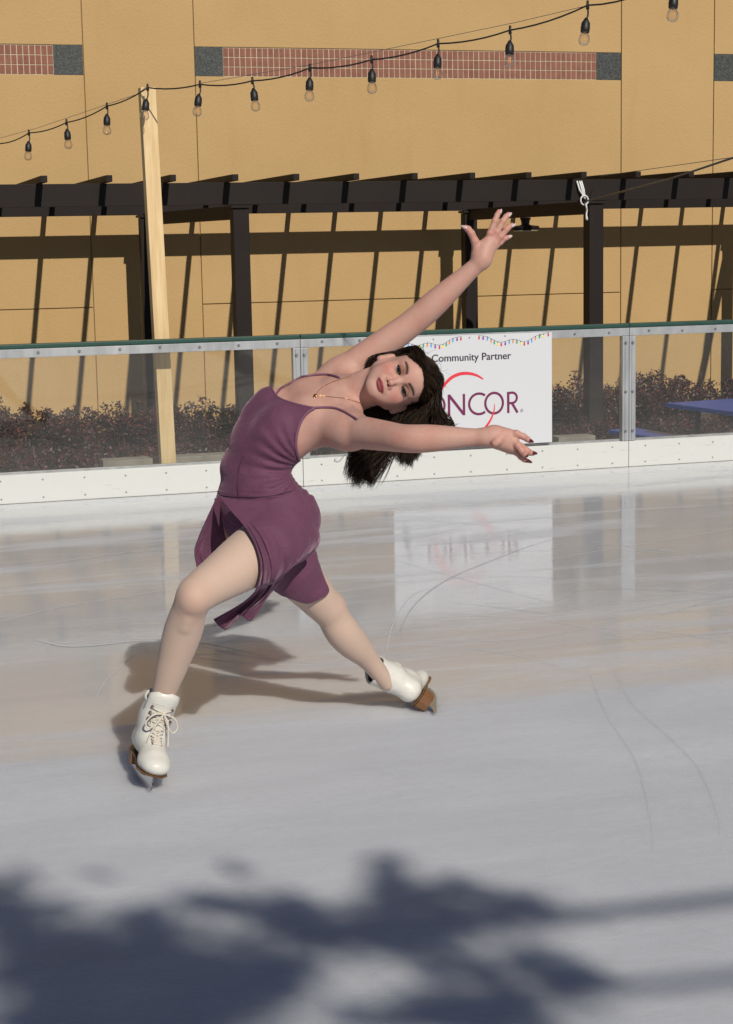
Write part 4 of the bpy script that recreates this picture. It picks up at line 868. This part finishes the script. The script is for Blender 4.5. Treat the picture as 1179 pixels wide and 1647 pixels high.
# ---- dress
M_dress = mat('purple_jersey', (.12, .045, .085), .70); b = bsdf(M_dress); b.inputs['Sheen Weight'].default_value = .35; b.inputs['Sheen Roughness'].default_value = .4; b.inputs['Sheen Tint'].default_value = (.9, .6, .75, 1); b.inputs['Specular IOR Level'].default_value = .24
vd = coords(M_dress); L(M_dress, mixc(M_dress, noise(M_dress, vd, 14, 5), (.150, .055, .102), (.118, .043, .082)), b.inputs['Base Color']); bump(M_dress, mathn(M_dress, 'ADD', mathn(M_dress, 'MULTIPLY', noise(M_dress, vd, 420, 2), .05), noise(M_dress, coords(M_dress, (1, 1, 1.5), (0, 0, 0), (.3, .2, .5)), 19, 5, .55, 1.2)), .42, .011)
M_bind = mat('purple_binding', (.19, .08, .135), .5)
def inplane(Q):     # picture-plane coordinates of world points (for cutting cloth edges)
    v = Q-CAM; t = v@cF; return 589.5+FPX*(v@cR)/t, 823.5-FPX*(v@cU)/t
def polyd(x, y, poly):            # signed distance to a polygon, pixels, negative inside
    d = np.full(x.shape, 1e9); s = np.zeros(x.shape, bool); n = len(poly)
    for i in range(n):
        ax_, ay_ = poly[i]; bx, by = poly[(i+1) % n]; ex, ey = bx-ax_, by-ay_; h = np.clip(((x-ax_)*ex+(y-ay_)*ey)/(ex*ex+ey*ey+1e-9), 0, 1)
        d = np.minimum(d, np.hypot(x-ax_-h*ex, y-ay_-h*ey)); c = ((ay_ > y) != (by > y)) & (x < (bx-ax_)*(y-ay_)/(by-ay_+1e-12)+ax_); s ^= c
    return np.where(s, -d, d)
neckl = [(436, 622), (444, 636), (455, 643), (470, 648), (490, 653), (506, 656)]
armh = [(506, 656), (494, 664), (485, 676), (479, 692), (476, 708), (477, 726), (482, 742), (492, 758)]
def curve2(p, n=24): return [tuple(q[:2]) for q in catmull([(a, b_, 0) for a, b_ in p], n)]
cut = curve2(neckl) + curve2(armh)[1:] + [(560, 800), (560, 990), (250, 990), (250, 560), (420, 590)]
tor = body_t + [arms[4], arms[5], arms[7]]
def bodice_post(p, d):
    xx, yy = inplane(p); pd = polyd(xx, yy, cut)*.00178; th = np.arctan2(yy-752, xx-492); rd_ = np.hypot(xx-492, yy-752)
    wr_ = np.exp(-((rd_-46)/50)**2)*np.sin(th*24+np.sin(rd_*.05)*1.6)*.0036*np.clip(1-np.abs(yy-752)/105, 0, 1)*np.clip((rd_-16)/30, 0, 1)
    wr_ = wr_+np.exp(-((rd_-95)/34)**2)*np.sin(th*15+np.sin(rd_*.07+1)*1.3)*.0024*np.clip(1-np.abs(yy-755)/75, 0, 1)      # gathers fanning out from the hollow of the back
    wr2 = np.exp(-((yy-800+.08*(xx-410))/14)**2)*np.sin((yy-.10*xx)*.75+np.sin(xx*.06))*.0011
    return np.maximum(d-.0050-wr_-wr2, pd)
Vd, Fd = Grid(np.min([x.box()[0] for x in tor], 0), np.max([x.box()[1] for x in tor], 0), .0030).union(tor, bodice_post, .01).mesh()
bod = mesh_obj('bodice', Vd, Fd, M_dress, SKATER)
bd = MB()
def on_body(pts, prims, off): 
    return [p for p in project_many(pts, prims, 4.6, 5.5, off) if p is not None]
allb = body_t + arms + neck
for c_, w in ((curve2(neckl, 34)[2:], .0032), (curve2(armh, 40), .0045)):
    q = on_body(c_, allb, .0042)
    if len(q) > 3: bd.tube(q, w, 8)
st1 = on_body(curve2([(444, 634), (452, 624), (464, 614), (478, 607.5), (496, 604), (514, 602.2), (530, 602.5), (546, 607)], 40), allb, .003)
st2 = on_body(curve2([(504, 656), (520, 655), (538, 656), (552, 661), (566, 669), (574, 674)], 30), allb, .003)
for q in (st1, st2):
    if len(q) > 3: bd.tube(q, .0032, 8)
bd.build('straps', M_bind, SKATER, True)
M_seam = mat('seam_thread', (.055, .02, .04), .8); sm_ = MB()
for c_ in ([(352, 796), (375, 799), (410, 800), (445, 796), (470, 789)], [(384, 803), (382, 780), (384, 755), (392, 732)]):
    q = on_body(curve2(c_, 40), body_t, .0062)
    if len(q) > 3: sm_.tube(q, .0011, 5)
sm_.build('seams', M_seam, SKATER, True)
# skirt: body-hugging part round the hips and the right thigh
cut2 = curve2([(340, 800), (372, 803), (410, 805), (445, 800), (480, 786)], 20) + curve2([(480, 786), (492, 806), (502, 830), (510, 850), (514, 870), (510, 890), (516, 912), (523, 932), (530, 952), (515, 963), (497, 971), (480, 968), (464, 962), (452, 958), (440, 950)], 40) + [(425, 930), (424, 900), (405, 870), (360, 830)]
hug = body_t + leg(hipR, kneR, ankR, bR, 0)
def lining_post(p, d):
    xx, yy = inplane(p); pd = polyd(xx, yy, cut2)*.0018; flare = np.clip((yy-830)/130, 0, 1)
    fold = np.sin((xx*.8+yy*.35)*.16+np.sin(yy*.04)*1.2)*.0026*np.clip((yy-840)/60, 0, 1)
    return np.maximum(d-.010-.006*flare-fold, pd)
Vk, Fk = Grid(np.min([x.box()[0] for x in hug], 0)-.02, np.max([x.box()[1] for x in hug], 0)+.02, .0034).union(hug, lining_post, .025).mesh()
mesh_obj('skirt_lining', Vk, Fk, M_dress, SKATER)
# draped panels
dress_body = body_t + legs
def drape(name, cols, nu, nv, m, push, ripple=0.0, freq=5, front=True, prims=dress_body, seed=0, folds=0.0):
    C_ = [catmull([P(*q) for q in c], nv) for c in cols]; grid = np.array([catmull([c[j] for c in C_], nu) for j in range(nv)])     # nv x nu x 3
    v_ = np.linspace(0, 1, nv)[:, None]; u_ = np.linspace(0, 1, nu)[None]; rip = ripple*np.sin(u_*freq*2*math.pi+seed+.8*np.sin(v_*3))*v_**1.3
    grid = grid - cF*rip[..., None]
    if push > 0:
        for _ in range(10):
            p = grid.reshape(-1, 3); d = sdf(prims, p); mv = np.maximum(push-d, 0)[:, None]*(1 if front else -1)
            grid = (p-cF*mv*.7).reshape(grid.shape)
        for _ in range(2): grid[1:-1, 1:-1] = .5*grid[1:-1, 1:-1]+.125*(grid[:-2, 1:-1]+grid[2:, 1:-1]+grid[1:-1, :-2]+grid[1:-1, 2:])
    if folds > 0:
        ph = u_**.8*freq*2*math.pi*.36+1.5*np.sin(u_*4+seed)+.9*np.sin(v_*3+u_*2); rid = (np.abs(np.sin(ph))**.55-.6)*(.75+.35*np.sin(u_*9+1))+.30*np.sin(ph*2.3+v_*4)*np.sin(u_*13+v_*5)
        grid = grid - cF*(folds*rid*np.clip((v_-.12)/.5, 0, 1)**.8)[..., None]
    F_ = [(j*nu+i, j*nu+i+1, (j+1)*nu+i+1, (j+1)*nu+i) for j in range(nv-1) for i in range(nu-1)]
    o = mesh_obj(name, grid.reshape(-1, 3), F_, m, SKATER); md = o.modifiers.new('thick', 'SOLIDIFY'); md.thickness = .0016; md.offset = 0
    return o
fc = [[(352, 798, 5.05), (372, 822, 4.98), (396, 850, 4.93), (413, 880, 4.915), (421, 912, 4.93), (416, 942, 4.99), (392, 968, 5.06), (344, 996, 5.08)],
      [(360, 800, 5.04), (384, 828, 4.97), (408, 856, 4.93), (424, 886, 4.93), (430, 916, 4.96), (424, 946, 5.02), (402, 972, 5.07), (362, 1013, 5.08)],
      [(374, 803, 5.03), (402, 834, 4.97), (428, 864, 4.94), (441, 894, 4.95), (444, 920, 4.98), (434, 946, 5.03), (414, 970, 5.06), (386, 990, 5.09)],
      [(396, 805, 5.02), (424, 838, 4.97), (450, 868, 4.95), (458, 894, 4.97), (458, 914, 5.0), (444, 938, 5.04), (428, 960, 5.07), (404, 998, 5.08)],
      [(420, 805, 5.02), (448, 838, 4.98), (470, 866, 4.97), (475, 890, 4.99), (470, 908, 5.01), (456, 926, 5.04), (444, 944, 5.07), (428, 962, 5.08)],
      [(444, 802, 5.02), (470, 834, 5.0), (486, 858, 5.0), (490, 878, 5.01), (486, 892, 5.02), (474, 908, 5.04), (460, 922, 5.05), (442, 936, 5.07)],
      [(464, 795, 5.04), (486, 824, 5.03), (500, 846, 5.04), (506, 862, 5.04), (505, 876, 5.05), (497, 888, 5.06), (484, 900, 5.07), (466, 914, 5.08)],
      [(479, 784, 5.08), (495, 812, 5.09), (509, 842, 5.10), (514.5, 860, 5.11), (514, 872, 5.12), (509, 882, 5.12), (500, 891, 5.12), (488, 902, 5.12)]]
drape('skirt', fc, 130, 80, M_dress, .014, .009, 6.5, folds=.028)
bc_ = [[(350, 797, 5.10), (336, 826, 5.11), (320, 862, 5.13), (313, 886, 5.14), (317, 914, 5.15)], [(362, 800, 5.12), (346, 834, 5.14), (331, 868, 5.16), (325, 892, 5.16), (330, 912, 5.17)], [(374, 804, 5.15), (360, 840, 5.18), (346, 872, 5.19), (342, 890, 5.2), (350, 902, 5.2)],
       [(392, 808, 5.2), (380, 846, 5.22), (368, 876, 5.23), (366, 892, 5.23), (376, 902, 5.23)]]
drape('skirt_back_panel', bc_, 50, 40, M_dress, 0, .008, 3.2)
# necklace
M_gold = mat('gold', (.75, .48, .2), .25, 1.0)
nk = on_body(curve2([(596, 654), (576, 647), (556, 641), (535, 638.5), (513, 636), (509, 633.5), (517, 624), (530, 616), (548, 609), (566, 604)], 60), allb + neck + head, .0012)
nb_ = MB()
if len(nk) > 4: nb_.tube(nk, .0007, 5)
pn = project(507, 637, allb, 4.6, 5.5, .003)
if pn is not None: nb_.lathe(pn, camv(-.3, .3, .9), [(.002, 0), (.0058, .0006), (.0058, .002), (.003, .003)], 10); nb_.lathe(pn-cU*.006-cR*.004, camv(-.3, .3, .9), [(.001, 0), (.003, .0006), (.003, .0015), (.001, .002)], 8)
nb_.build('necklace', M_gold, SKATER, True)

# ------------------------------------------------------------------ skates (worn: parts of the skater)
M_boot = mat('white_leather', (.74, .72, .67), .42); b = bsdf(M_boot); vb_ = coords(M_boot)
cr = ramp(M_boot, noise(M_boot, vb_, 24, 6, .7), [(.60, 0), (.72, 1)]); L(M_boot, mixc(M_boot, mathn(M_boot, 'MULTIPLY', cr, .4), (.70, .68, .63), (.46, .42, .36)), b.inputs['Base Color']); bump(M_boot, mathn(M_boot, 'ADD', noise(M_boot, vb_, 38, 4), mathn(M_boot, 'MULTIPLY', noise(M_boot, coords(M_boot, (1, 1, 3.5)), 16, 3), 1.2)), .30, .005)
M_heel = varied('stacked_heel', (.20, .095, .035), (.14, .06, .022), 30, .4); M_blade = mat('blade_steel', (.62, .63, .66), .18, 1.0); M_lace = mat('lace', (.62, .57, .5), .8); M_liner = mat('boot_lining', (.05, .035, .03), .8); M_eyelet = mat('eyelet', (.22, .14, .09), .5, .5)
def skate(origin, fx, fz, fy, lx, ly, front):
    A = np.array([fx, fy, fz])
    o_bl = origin; origin = origin+fz*.009
    def W(x, y, z): return origin+x*fx+y*fy+z*fz
    def E_(c, r, k): return Ell(W(*c), A, r, k)
    sa = nrm(np.array([lx, ly, .128]))
    boot = [E_((.138, 0, .070), (.056, .045, .028), .02), Cap(W(.125, 0, .078), W(.03, 0, .112), .033, .043, .03), Cap(W(-.03, 0, .097), W(.02, 0, .102), .034, .040, .02), Cap(W(-.022, 0, .105), W(lerp(-.018, lx, .4), ly*.4, .180), .038, .040, .02),
            Cap(W(.045, 0, .125), W(lx*.5+.02, ly*.3, .170), .038, .040, .02), Cap(W(lx*.45, ly*.4, .17), W(lx, ly, .238), .044, .049, .02), E_((.165, 0, .066), (.030, .034, .023), .012)]
    g = Grid((-.11, -.08, .02), (.24, .08, .30), .0022, A, origin).union(boot); Q = (g.full()-origin)@A.T
    rel_ = Q-np.array([0, 0, .11]); ss = rel_@sa; perp = rel_-ss[..., None]*sa; rad_ = np.linalg.norm(perp, axis=-1); Ls = float(np.linalg.norm([lx, ly, .128]))
    solep = .066-np.clip((Q[..., 0]+.01)/.11, 0, 1)*.019
    g.D = np.maximum(g.D, ss-(Ls-.005+.006*np.cos(np.arctan2(perp[..., 1], perp[..., 0])*2))); g.D = np.maximum(g.D, solep-Q[..., 2]); g.D = np.maximum(g.D, -np.maximum(rad_-.0415, .055-ss)).astype(np.float32)
    V, F = g.mesh(); c = (V[F].mean(1)-origin)@A.T-np.array([0, 0, .11]); cs = c@sa; inner = (np.linalg.norm(c-cs[:, None]*sa, axis=1) < .0428) & (cs > .04) & (cs < Ls-.012)
    SKT = mesh_obj('skate', V, F, [M_boot, M_liner], SKATER, inner.astype(int))
    # sole and heel
    so = MB(); ol = [(.197, 0), (.188, .022), (.165, .038), (.13, .0435), (.09, .038), (.05, .032), (0, .034), (-.04, .034), (-.062, .022), (-.067, 0)]; ol = ol + [(x, -y) for x, y in ol[-2:0:-1]]
    sz = lambda x: .0600-min(1, max(0, (x+.01)/.11))*.0190; no_ = len(ol)
    so.add([W(x*.985, y*1.01, sz(x)+.0015) for x, y in ol] + [W(x*1.0, y*1.03, sz(x)+.0052) for x, y in ol], [tuple(range(no_)), tuple(range(2*no_-1, no_-1, -1))] + [(i, i+no_, (i+1) % no_+no_, (i+1) % no_) for i in range(no_)]); so.build('sole', M_heel, SKT)
    he = MB(); top_ = [(x, y) for x, y in ol if x < .02]; nb2 = len(top_)
    vs = [W(x*1.03, y*1.06, .0598) for x, y in top_] + [W(x*.90-.002, y*.92, .0225) for x, y in top_]; he.add(vs, [tuple(range(nb2)), tuple(range(2*nb2-1, nb2-1, -1))] + [(i, i+nb2, (i+1) % nb2+nb2, (i+1) % nb2) for i in range(nb2)]); he.build('heel', M_heel, SKT)
    bl_ = MB(); prof = [(-.098, .006), (-.06, .001), (.04, 0), (.13, .0012), (.165, .005), (.176, .009), (.172, .013), (.182, .016), (.178, .021), (.184, .026), (.172, .034), (.168, .048), (.10, .048), (.093, .036), (.08, .022), (.04, .018), (.005, .018), (-.006, .030), (-.055, .030), (-.06, .018), (-.097, .013)]
    bl_.prism(prof, o_bl-fy*.002, fx, fz, fy, .004); bl_.box((0, 0, 0), (0, 0, 0)) if False else None
    bl_.prism([(.098, .047), (.168, .047), (.172, .0495), (.094, .0495)], o_bl-fy*.019, fx, fz, fy, .038); bl_.prism([(-.055, .029), (-.006, .029), (-.004, .0315), (-.058, .0315)], o_bl-fy*.016, fx, fz, fy, .032)
    bl_.build('blade', M_blade, SKT)
    ru = MB(); e1 = nrm(np.cross(np.array([0, 1, 0]), sa)); e2 = np.cross(sa, e1); rim = [W(*(np.array([0, 0, .11])+sa*(Ls-.005+.006*math.cos(2*a))+.0455*(math.cos(a)*e1+math.sin(a)*e2))) for a in np.linspace(0, 6.2832, 40)]; ru.tube(rim, .0042, 8); ru.build('rim', M_boot, SKT, True)
    # laces
    def surfs(q, off=.0025):          # march outwards from inside the boot front
        d = np.array([nrm(np.array([.75, y*14, .55 if z < .14 else .1])) for x, y, z in q])@A; p0 = np.array([W(x+max(0, (z-.13)/.1)*(lx+.004), ly*max(0, (z-.13)/.1), z) for x, y, z in q]); t = np.zeros(len(q))
        for _ in range(45):
            e = sdf(boot, p0+d*t[:, None]); m = e < off-.0003; 
            if not m.any(): break
            t[m] += np.maximum(.0006, (off-e[m])*.8)
        return list(p0+d*t[:, None])
    def surf(x, y, z, off=.0025): return surfs([(x, y, z)], off)[0]
    lc = MB(); rows = [(.124, .086), (.116, .090), (.107, .095), (.098, .101), (.088, .109), (.078, .118), (.066, .128), (.054, .138), (.044, .150), (.038, .166), (.036, .184), (.036, .202)]
    for i, (x, z) in enumerate(rows):
        hook = i >= 9; w_ = .015+.0009*i
        Lp = surfs([(x-.05, yy_, z) for yy_ in np.linspace(-w_, w_, 7)], .002)
        if i+1 < len(rows):
            x2, z2 = rows[i+1]; w2 = .015+.0009*(i+1)
            c1 = surfs([(lerp(x, x2, f)-.05, lerp(-w_, w2, f), lerp(z, z2, f)) for f in np.linspace(0, 1, 6)], .003); c2 = surfs([(lerp(x, x2, f)-.05, lerp(w_, -w2, f), lerp(z, z2, f)) for f in np.linspace(0, 1, 6)], .0036)
            lc.tube(c1, .0024, 6); lc.tube(c2, .0024, 6)
        if i < 9: lc.tube(Lp, .0022, 6)
        for s_ in (-1, 1):
            p = surf(x-.05, s_*(w_+.001), z, .0005); MB().lathe(p, fx*.5+fz*.5+fy*s_*.5, [(.0032, 0), (.0032, .001), (.0015, .0016)] if not hook else [(.002, 0), (.002, .004), (.0045, .005), (.0045, .007), (.001, .008)], 8).build('eyelet', M_eyelet, SKT)
    k0 = surf(-.012, .004, .190, .006)
    for s_ in (-1, 1):
        lc.tube(catmull([k0, k0+fy*s_*.03+fx*.012-fz*.004, k0+fy*s_*.046+fx*.008-fz*.030, k0+fy*s_*.036+fx*.010-fz*.046, k0+fy*s_*.016+fx*.014-fz*.028, k0], 26), .0026, 6)
        lc.tube(catmull([k0, k0+fy*s_*.014+fx*.014-fz*.02, k0+fy*s_*.026+fx*.012-fz*.06, k0+fy*s_*.030+fx*.020-fz*.085], 14), .0025, 6)
    lc.tube([k0-fy*.006, k0+fx*.004, k0+fy*.006], .0048, 8)
    lc.build('laces', M_lace, SKT, True);
    if front:
        tg = MB(); pr = [W(.030-.002*abs(a)*8, .031*math.sin(a), .246-.010*a*a) for a in np.linspace(-1.2, 1.2, 9)]
        vs = []; fs = []
        for i, a in enumerate(np.linspace(-1.25, 1.25, 13)):
            for j, z in enumerate(np.linspace(.15, .262-.010*a*a, 8)): vs.append(W(lerp(-.006, lx, min(1, (z-.13)/.1))+.043*math.cos(a)+(.006 if j > 5 else 0), ly+.043*math.sin(a), z))
        fs = [(i*8+j, i*8+j+1, (i+1)*8+j+1, (i+1)*8+j) for i in range(12) for j in range(7)]
        o = mesh_obj('tongue', vs, fs, M_boot, SKT); md = o.modifiers.new('thick', 'SOLIDIFY'); md.thickness = .006
    return SKT
# front skate: toe towards the photographer, ankle bent forwards
def place_skate(origin, fx, kn, an, ly, front):
    sh = nrm(an-kn); p = an
    for _ in range(20):
        e = np.linalg.norm((p-origin)-fx*((p-origin)@fx))-.232; p = p+sh*e
    r_ = p-origin; fz = nrm(r_-fx*(r_@fx)); print('skate shaft', r_@fx, r_@fz); return skate(origin, fx, fz, np.cross(fz, fx), float(np.clip(r_@fx, -.06, .06)), ly, front)
bB = onZ(241, 1277, 0); fx = camv(math.sin(.31), 0, math.cos(.31)); fx = nrm(np.array([fx[0], fx[1], 0]))
place_skate(bB-fx*.176, fx, kneL, ankL, 0.0, True)
# rear skate: turned out, toe pointing away, leaning on its edge
hc = onZ(702, 1149, 0); fx = nrm(np.array([ray(698, 1149)[0], ray(698, 1149)[1], 0]))
place_skate(hc+fx*.085, fx, kneR, ankR, .008, False)

# ------------------------------------------------------------------ hair
M_hair = mat('dark_brown_hair', (.02, .012, .008), .5); b = bsdf(M_hair); g_ = N(M_hair, 'ShaderNodeNewGeometry')
L(M_hair, ramp(M_hair, g_.outputs['Random Per Island'], [(0, (.010, .0060, .0042)), (.55, (.020, .0115, .0072)), (.85, (.040, .022, .013)), (1, (.075, .042, .023))]), b.inputs['Base Color']); b.inputs['Specular IOR Level'].default_value = .22
cap = [HE((0, -.096, .028), (.0765, .0965, .090), .02), HE((0, -.043, .042), (.058, .0505, .046), .03)]
gc = Grid((-.09, -.12, -.10), (.09, .10, .12), .0022, HM, H(0, -.09, 0)).union(cap); Q = (gc.full()-EYE)@HM.T; X, Y, Z = np.abs(Q[..., 0]), Q[..., 1], Q[..., 2]
hl = .066-np.clip(X/.06, 0, 1)**2*.030          # hairline height on the forehead
front_ = (Y-(-.062-np.clip(.066-Z, 0, .2)*.42))  # ahead of the temples
facecut = np.minimum(np.maximum(hl-Z, -.2), 1)
g1_ = np.minimum(front_, hl-Z)                 # the face opening (positive inside it)
gc.D = np.maximum(gc.D, g1_); gc.D = np.maximum(gc.D, -.072-Z).astype(np.float32)
Vc, Fc = gc.mesh(); HAIR = mesh_obj('hair', Vc, Fc, M_hair, SKATER)
up = np.array([0, 0, 1.0]); NS = 22; STR = []; RAD = []; hrng = np.random.default_rng(3)
def scalp(x, y, z, off=.004):
    d = nrm(np.array([x, y+.096, z-.028])/np.array([.0765, .0965, .090])); v = nrm(hL*d[0]*.0765+hF*d[1]*.0965+hU*d[2]*.090); p = H(0, -.096, .028)+v*.06
    for _ in range(14):
        e = float(sdf(cap, p[None])[0])-off
        if abs(e) < .0004: break
        p = p-v*e*.9
    return p
def front_pt(x, z, off=.003):          # a point of the hairline: straight out of the brow at this height
    p = H(x, -.06, z)
    for _ in range(16):
        e = float(sdf(cap, p[None])[0])-off
        if abs(e) < .0004: break
        p = p-hF*e*.9
    return p
def hline(x): return .066-min(abs(x)/.06, 1)**2*.030
R_ = random.Random(5)
TUFT = [(561, 768), (573, 780), (584, 772), (594, 780), (567, 752), (590, 748)]; TUF2 = [(645, 742), (656, 747), (666, 736)]
def tuft(c, s=4.0): x, y = c[R_.randrange(len(c))]; return x+R_.gauss(0, s), y+R_.gauss(0, s)
def lock(pts, r, n=18, wob=.004, sub=6):          # a lock is a bundle of fine strands
    q = catmull(pts, NS); f = np.linspace(0, 1, NS)[:, None]; a0 = R_.uniform(0, 6.28); fr_ = R_.uniform(1.4, 2.6)
    q = q+(cR*np.sin(a0+fr_*f*5)+cF*np.cos(a0*1.3+fr_*f*4))*wob*1.3*f; sp_ = r*(.9+1.5*np.sin(np.pi*np.clip(f, 0, .8)))
    for k in range(sub):
        o1 = hrng.normal(0, 1, 3); ph = hrng.uniform(0, 6.28, 3); w2 = np.sin(f*hrng.uniform(3, 7)+ph)*.5; ln = hrng.uniform(.90, 1.03)
        g = q+(o1+w2)*sp_*.9; tail = g[-1]-g[-2]; g = g+(ln-1)*(f**3)*(g[-1]-g[-6]); STR.append(g); RAD.append(r*hrng.uniform(.32, .5)*(.35+.65*np.clip(f[:, 0]*6, 0, 1))*(1-.85*np.clip((f[:, 0]-.75)/.25, 0, 1)))
# swept over the top from the hairline, tucked behind her right ear, then falling
for i in range(260):
    u = R_.random(); x0 = lerp(.030, -.060, u); z0 = .0655-(abs(x0)/.06)**2*.030+R_.uniform(-.001, .01); y0 = -.030-abs(x0)*.4-R_.uniform(0, .03)
    e = R_.uniform(.002, .008)
    a = front_pt(x0, hline(x0)+R_.uniform(-.001, .012), e*.6); b1 = scalp(-.055+R_.uniform(-.012, .012), -.06-.03*u, z0*.7+.012, e+.002); c1 = scalp(-.072, -.112-R_.uniform(0, .03), .012+R_.uniform(-.012, .03), e+.004); d1 = scalp(-.064, -.135+R_.uniform(-.02, .01), -.048+R_.uniform(-.03, .012), e+.009)
    e1_ = P(590+R_.uniform(-14, 10), 650+R_.uniform(-8, 20), 5.12+R_.uniform(-.02, .03)); tip = P(*tuft(TUFT), 5.12+R_.uniform(-.03, .04))
    lock([a, b1, c1, d1] + ([e1_, lerp(e1_, tip, .5)+cR*R_.uniform(-.01, .01), tip] if R_.random() < .75 else [d1-hU*.03-hF*.02]), R_.uniform(.0008, .0022), 26, .006)
# from the middle of the hairline over to her left, falling behind the cheek
for i in range(170):
    x0 = R_.uniform(-.012, .056); a = front_pt(x0, hline(x0)+R_.uniform(-.001, .012), R_.uniform(.001, .005)); s1_ = scalp(x0+.022, -.055-R_.uniform(0, .03), .070-x0*.3+R_.uniform(-.01, .02), .007); s2_ = scalp(.074, -.085-R_.uniform(0, .04), .02+R_.uniform(-.02, .04), .009)
    x_, y_ = inplane(s2_[None]); tip = P(float(x_[0])+R_.uniform(-16, 22), R_.uniform(690, 724), 5.03+R_.uniform(0, .06)); lock([a, s1_, s2_, lerp(s2_, tip, .5)+cR*R_.uniform(-.012, .012), tip], R_.uniform(.0009, .0022), 22, .006)
# hair drawn back round her right ear
for i in range(60):
    a = scalp(-.066, -.105+R_.uniform(-.02, .01), .03+R_.uniform(-.01, .02), .008); q1 = H(-.083+R_.uniform(-.003, .003), -.112+R_.uniform(-.006, .006), -.02+R_.uniform(-.008, .008)); q2 = H(-.078+R_.uniform(-.006, .004), -.118+R_.uniform(-.008, .008), -.060+R_.uniform(-.008, .008)); tip = H(-.055+R_.uniform(-.012, .008), -.125, -.082+R_.uniform(-.01, .008))
    lock([a, q1, q2, tip], R_.uniform(.0012, .0024), 16, .002)
# the mass lying behind the neck
for i in range(170):
    a = scalp(R_.uniform(-.05, .06), R_.uniform(-.18, -.13), R_.uniform(-.06, .02), .004); q1 = P(R_.uniform(570, 625), R_.uniform(650, 676), R_.uniform(5.10, 5.15)); tip = P(*(tuft(TUFT) if R_.random() < .6 else (R_.uniform(575, 640), R_.uniform(690, 716))), R_.uniform(5.09, 5.16))
    lock([a, q1, lerp(q1, tip, .5)+cR*R_.uniform(-.008, .008), tip], R_.uniform(.001, .0024), 18, .005)
# from the parting down the left side of the head and hanging free
for i in range(560):
    z0 = R_.uniform(-.03, .112); x0 = R_.uniform(.0, .07); y0 = R_.uniform(-.17, -.03) if z0 > .07 else R_.uniform(-.17, -.085)
    e = R_.uniform(.001, .009); a = scalp(x0, y0, z0, e); dn = -up
    q = (a-CAM); t = q@cF; ax_ = 589.5+FPX*(q@cR)/t; ay_ = 823.5-FPX*(q@cU)/t
    s2 = scalp(x0+.045, y0-.01, z0*.9, e+.003)
    tx = ax_+R_.uniform(-14, 14)+(ax_-640)*-.18; ty = R_.uniform(688, 726); 
    if R_.random() < .38: tx, ty = tuft(TUF2)
    elif R_.random() < .4: tx, ty = tuft(TUFT)
    tt = max(t, 5.04)+R_.uniform(.0, .07); tip = P(tx, ty, tt); m1_ = lerp(s2, tip, .35)+cR*R_.uniform(-.012, .012)-cF*R_.uniform(0, .01); m2_ = lerp(s2, tip, .7)+cR*R_.uniform(-.012, .012)
    lock([a, s2, m1_, m2_, tip], R_.uniform(.0008, .0024), 22, .007)
# long pieces framing the forehead and flying out to the right
for i in range(46):
    a = scalp(R_.uniform(-.02, .03), -.035+R_.uniform(-.03, 0), .085+R_.uniform(-.012, .01), R_.uniform(.004, .009)); f = R_.random()
    p1 = P(702+R_.uniform(-5, 5), 628+R_.uniform(-6, 6), 5.03); p2 = P(lerp(697, 708, f)+R_.uniform(-4, 4), 655+R_.uniform(-4, 4), 5.03+R_.uniform(-.01, .02)); p3 = P(lerp(700, 722, f)+R_.uniform(-4, 4), 676+R_.uniform(-5, 5), 5.03); p4 = P(lerp(702, 732, f)+R_.uniform(-3, 3), lerp(694, 686, f)+R_.uniform(-4, 3), 5.03+R_.uniform(-.02, .02))
    lock([a, p1, p2, p3, p4], R_.uniform(.0012, .0028), 24, .004)
for i in range(40):      # stray hairs
    a = scalp(R_.uniform(-.06, .06), R_.uniform(-.16, -.03), R_.uniform(.05, .11), .006); d_ = nrm(a-H(0, -.09, .02)); tip = a+d_*R_.uniform(.008, .022)-up*R_.uniform(0, .04)+cR*R_.uniform(-.01, .02)
    lock([a, lerp(a, tip, .5)+d_*.006, tip], .0006, 10, .001, 1)
for i in range(2): 
    q0 = P(556, 730, 5.1); lock([q0, P(545, 742, 5.09), P(538, 741+i*.6, 5.09), P(541, 737-i, 5.09)], .0007, 12, .001, 3)
S_ = np.array(STR); RR_ = np.array(RAD)[..., None]; T_ = np.gradient(S_, axis=1); T_ /= np.linalg.norm(T_, axis=2)[..., None]+1e-9
B_ = np.cross(T_, cF+.31*cR); B_ /= np.linalg.norm(B_, axis=2)[..., None]+1e-9; D_ = np.cross(B_, T_); ns, nk_ = S_.shape[:2]
VV = np.stack([S_+RR_*(math.cos(a)*B_+math.sin(a)*D_) for a in (0, 2.0944, 4.18879)], 2).reshape(-1, 3)
base_i = (np.arange(ns)[:, None, None]*nk_+np.arange(nk_-1)[None, :, None])*3; j0 = np.arange(3)[None, None]; j1 = (j0+1) % 3
FF = np.stack([base_i+j0, base_i+j1, base_i+3+j1, base_i+3+j0], -1).reshape(-1, 4)
mesh_obj('hair_locks', VV, FF, M_hair, HAIR)
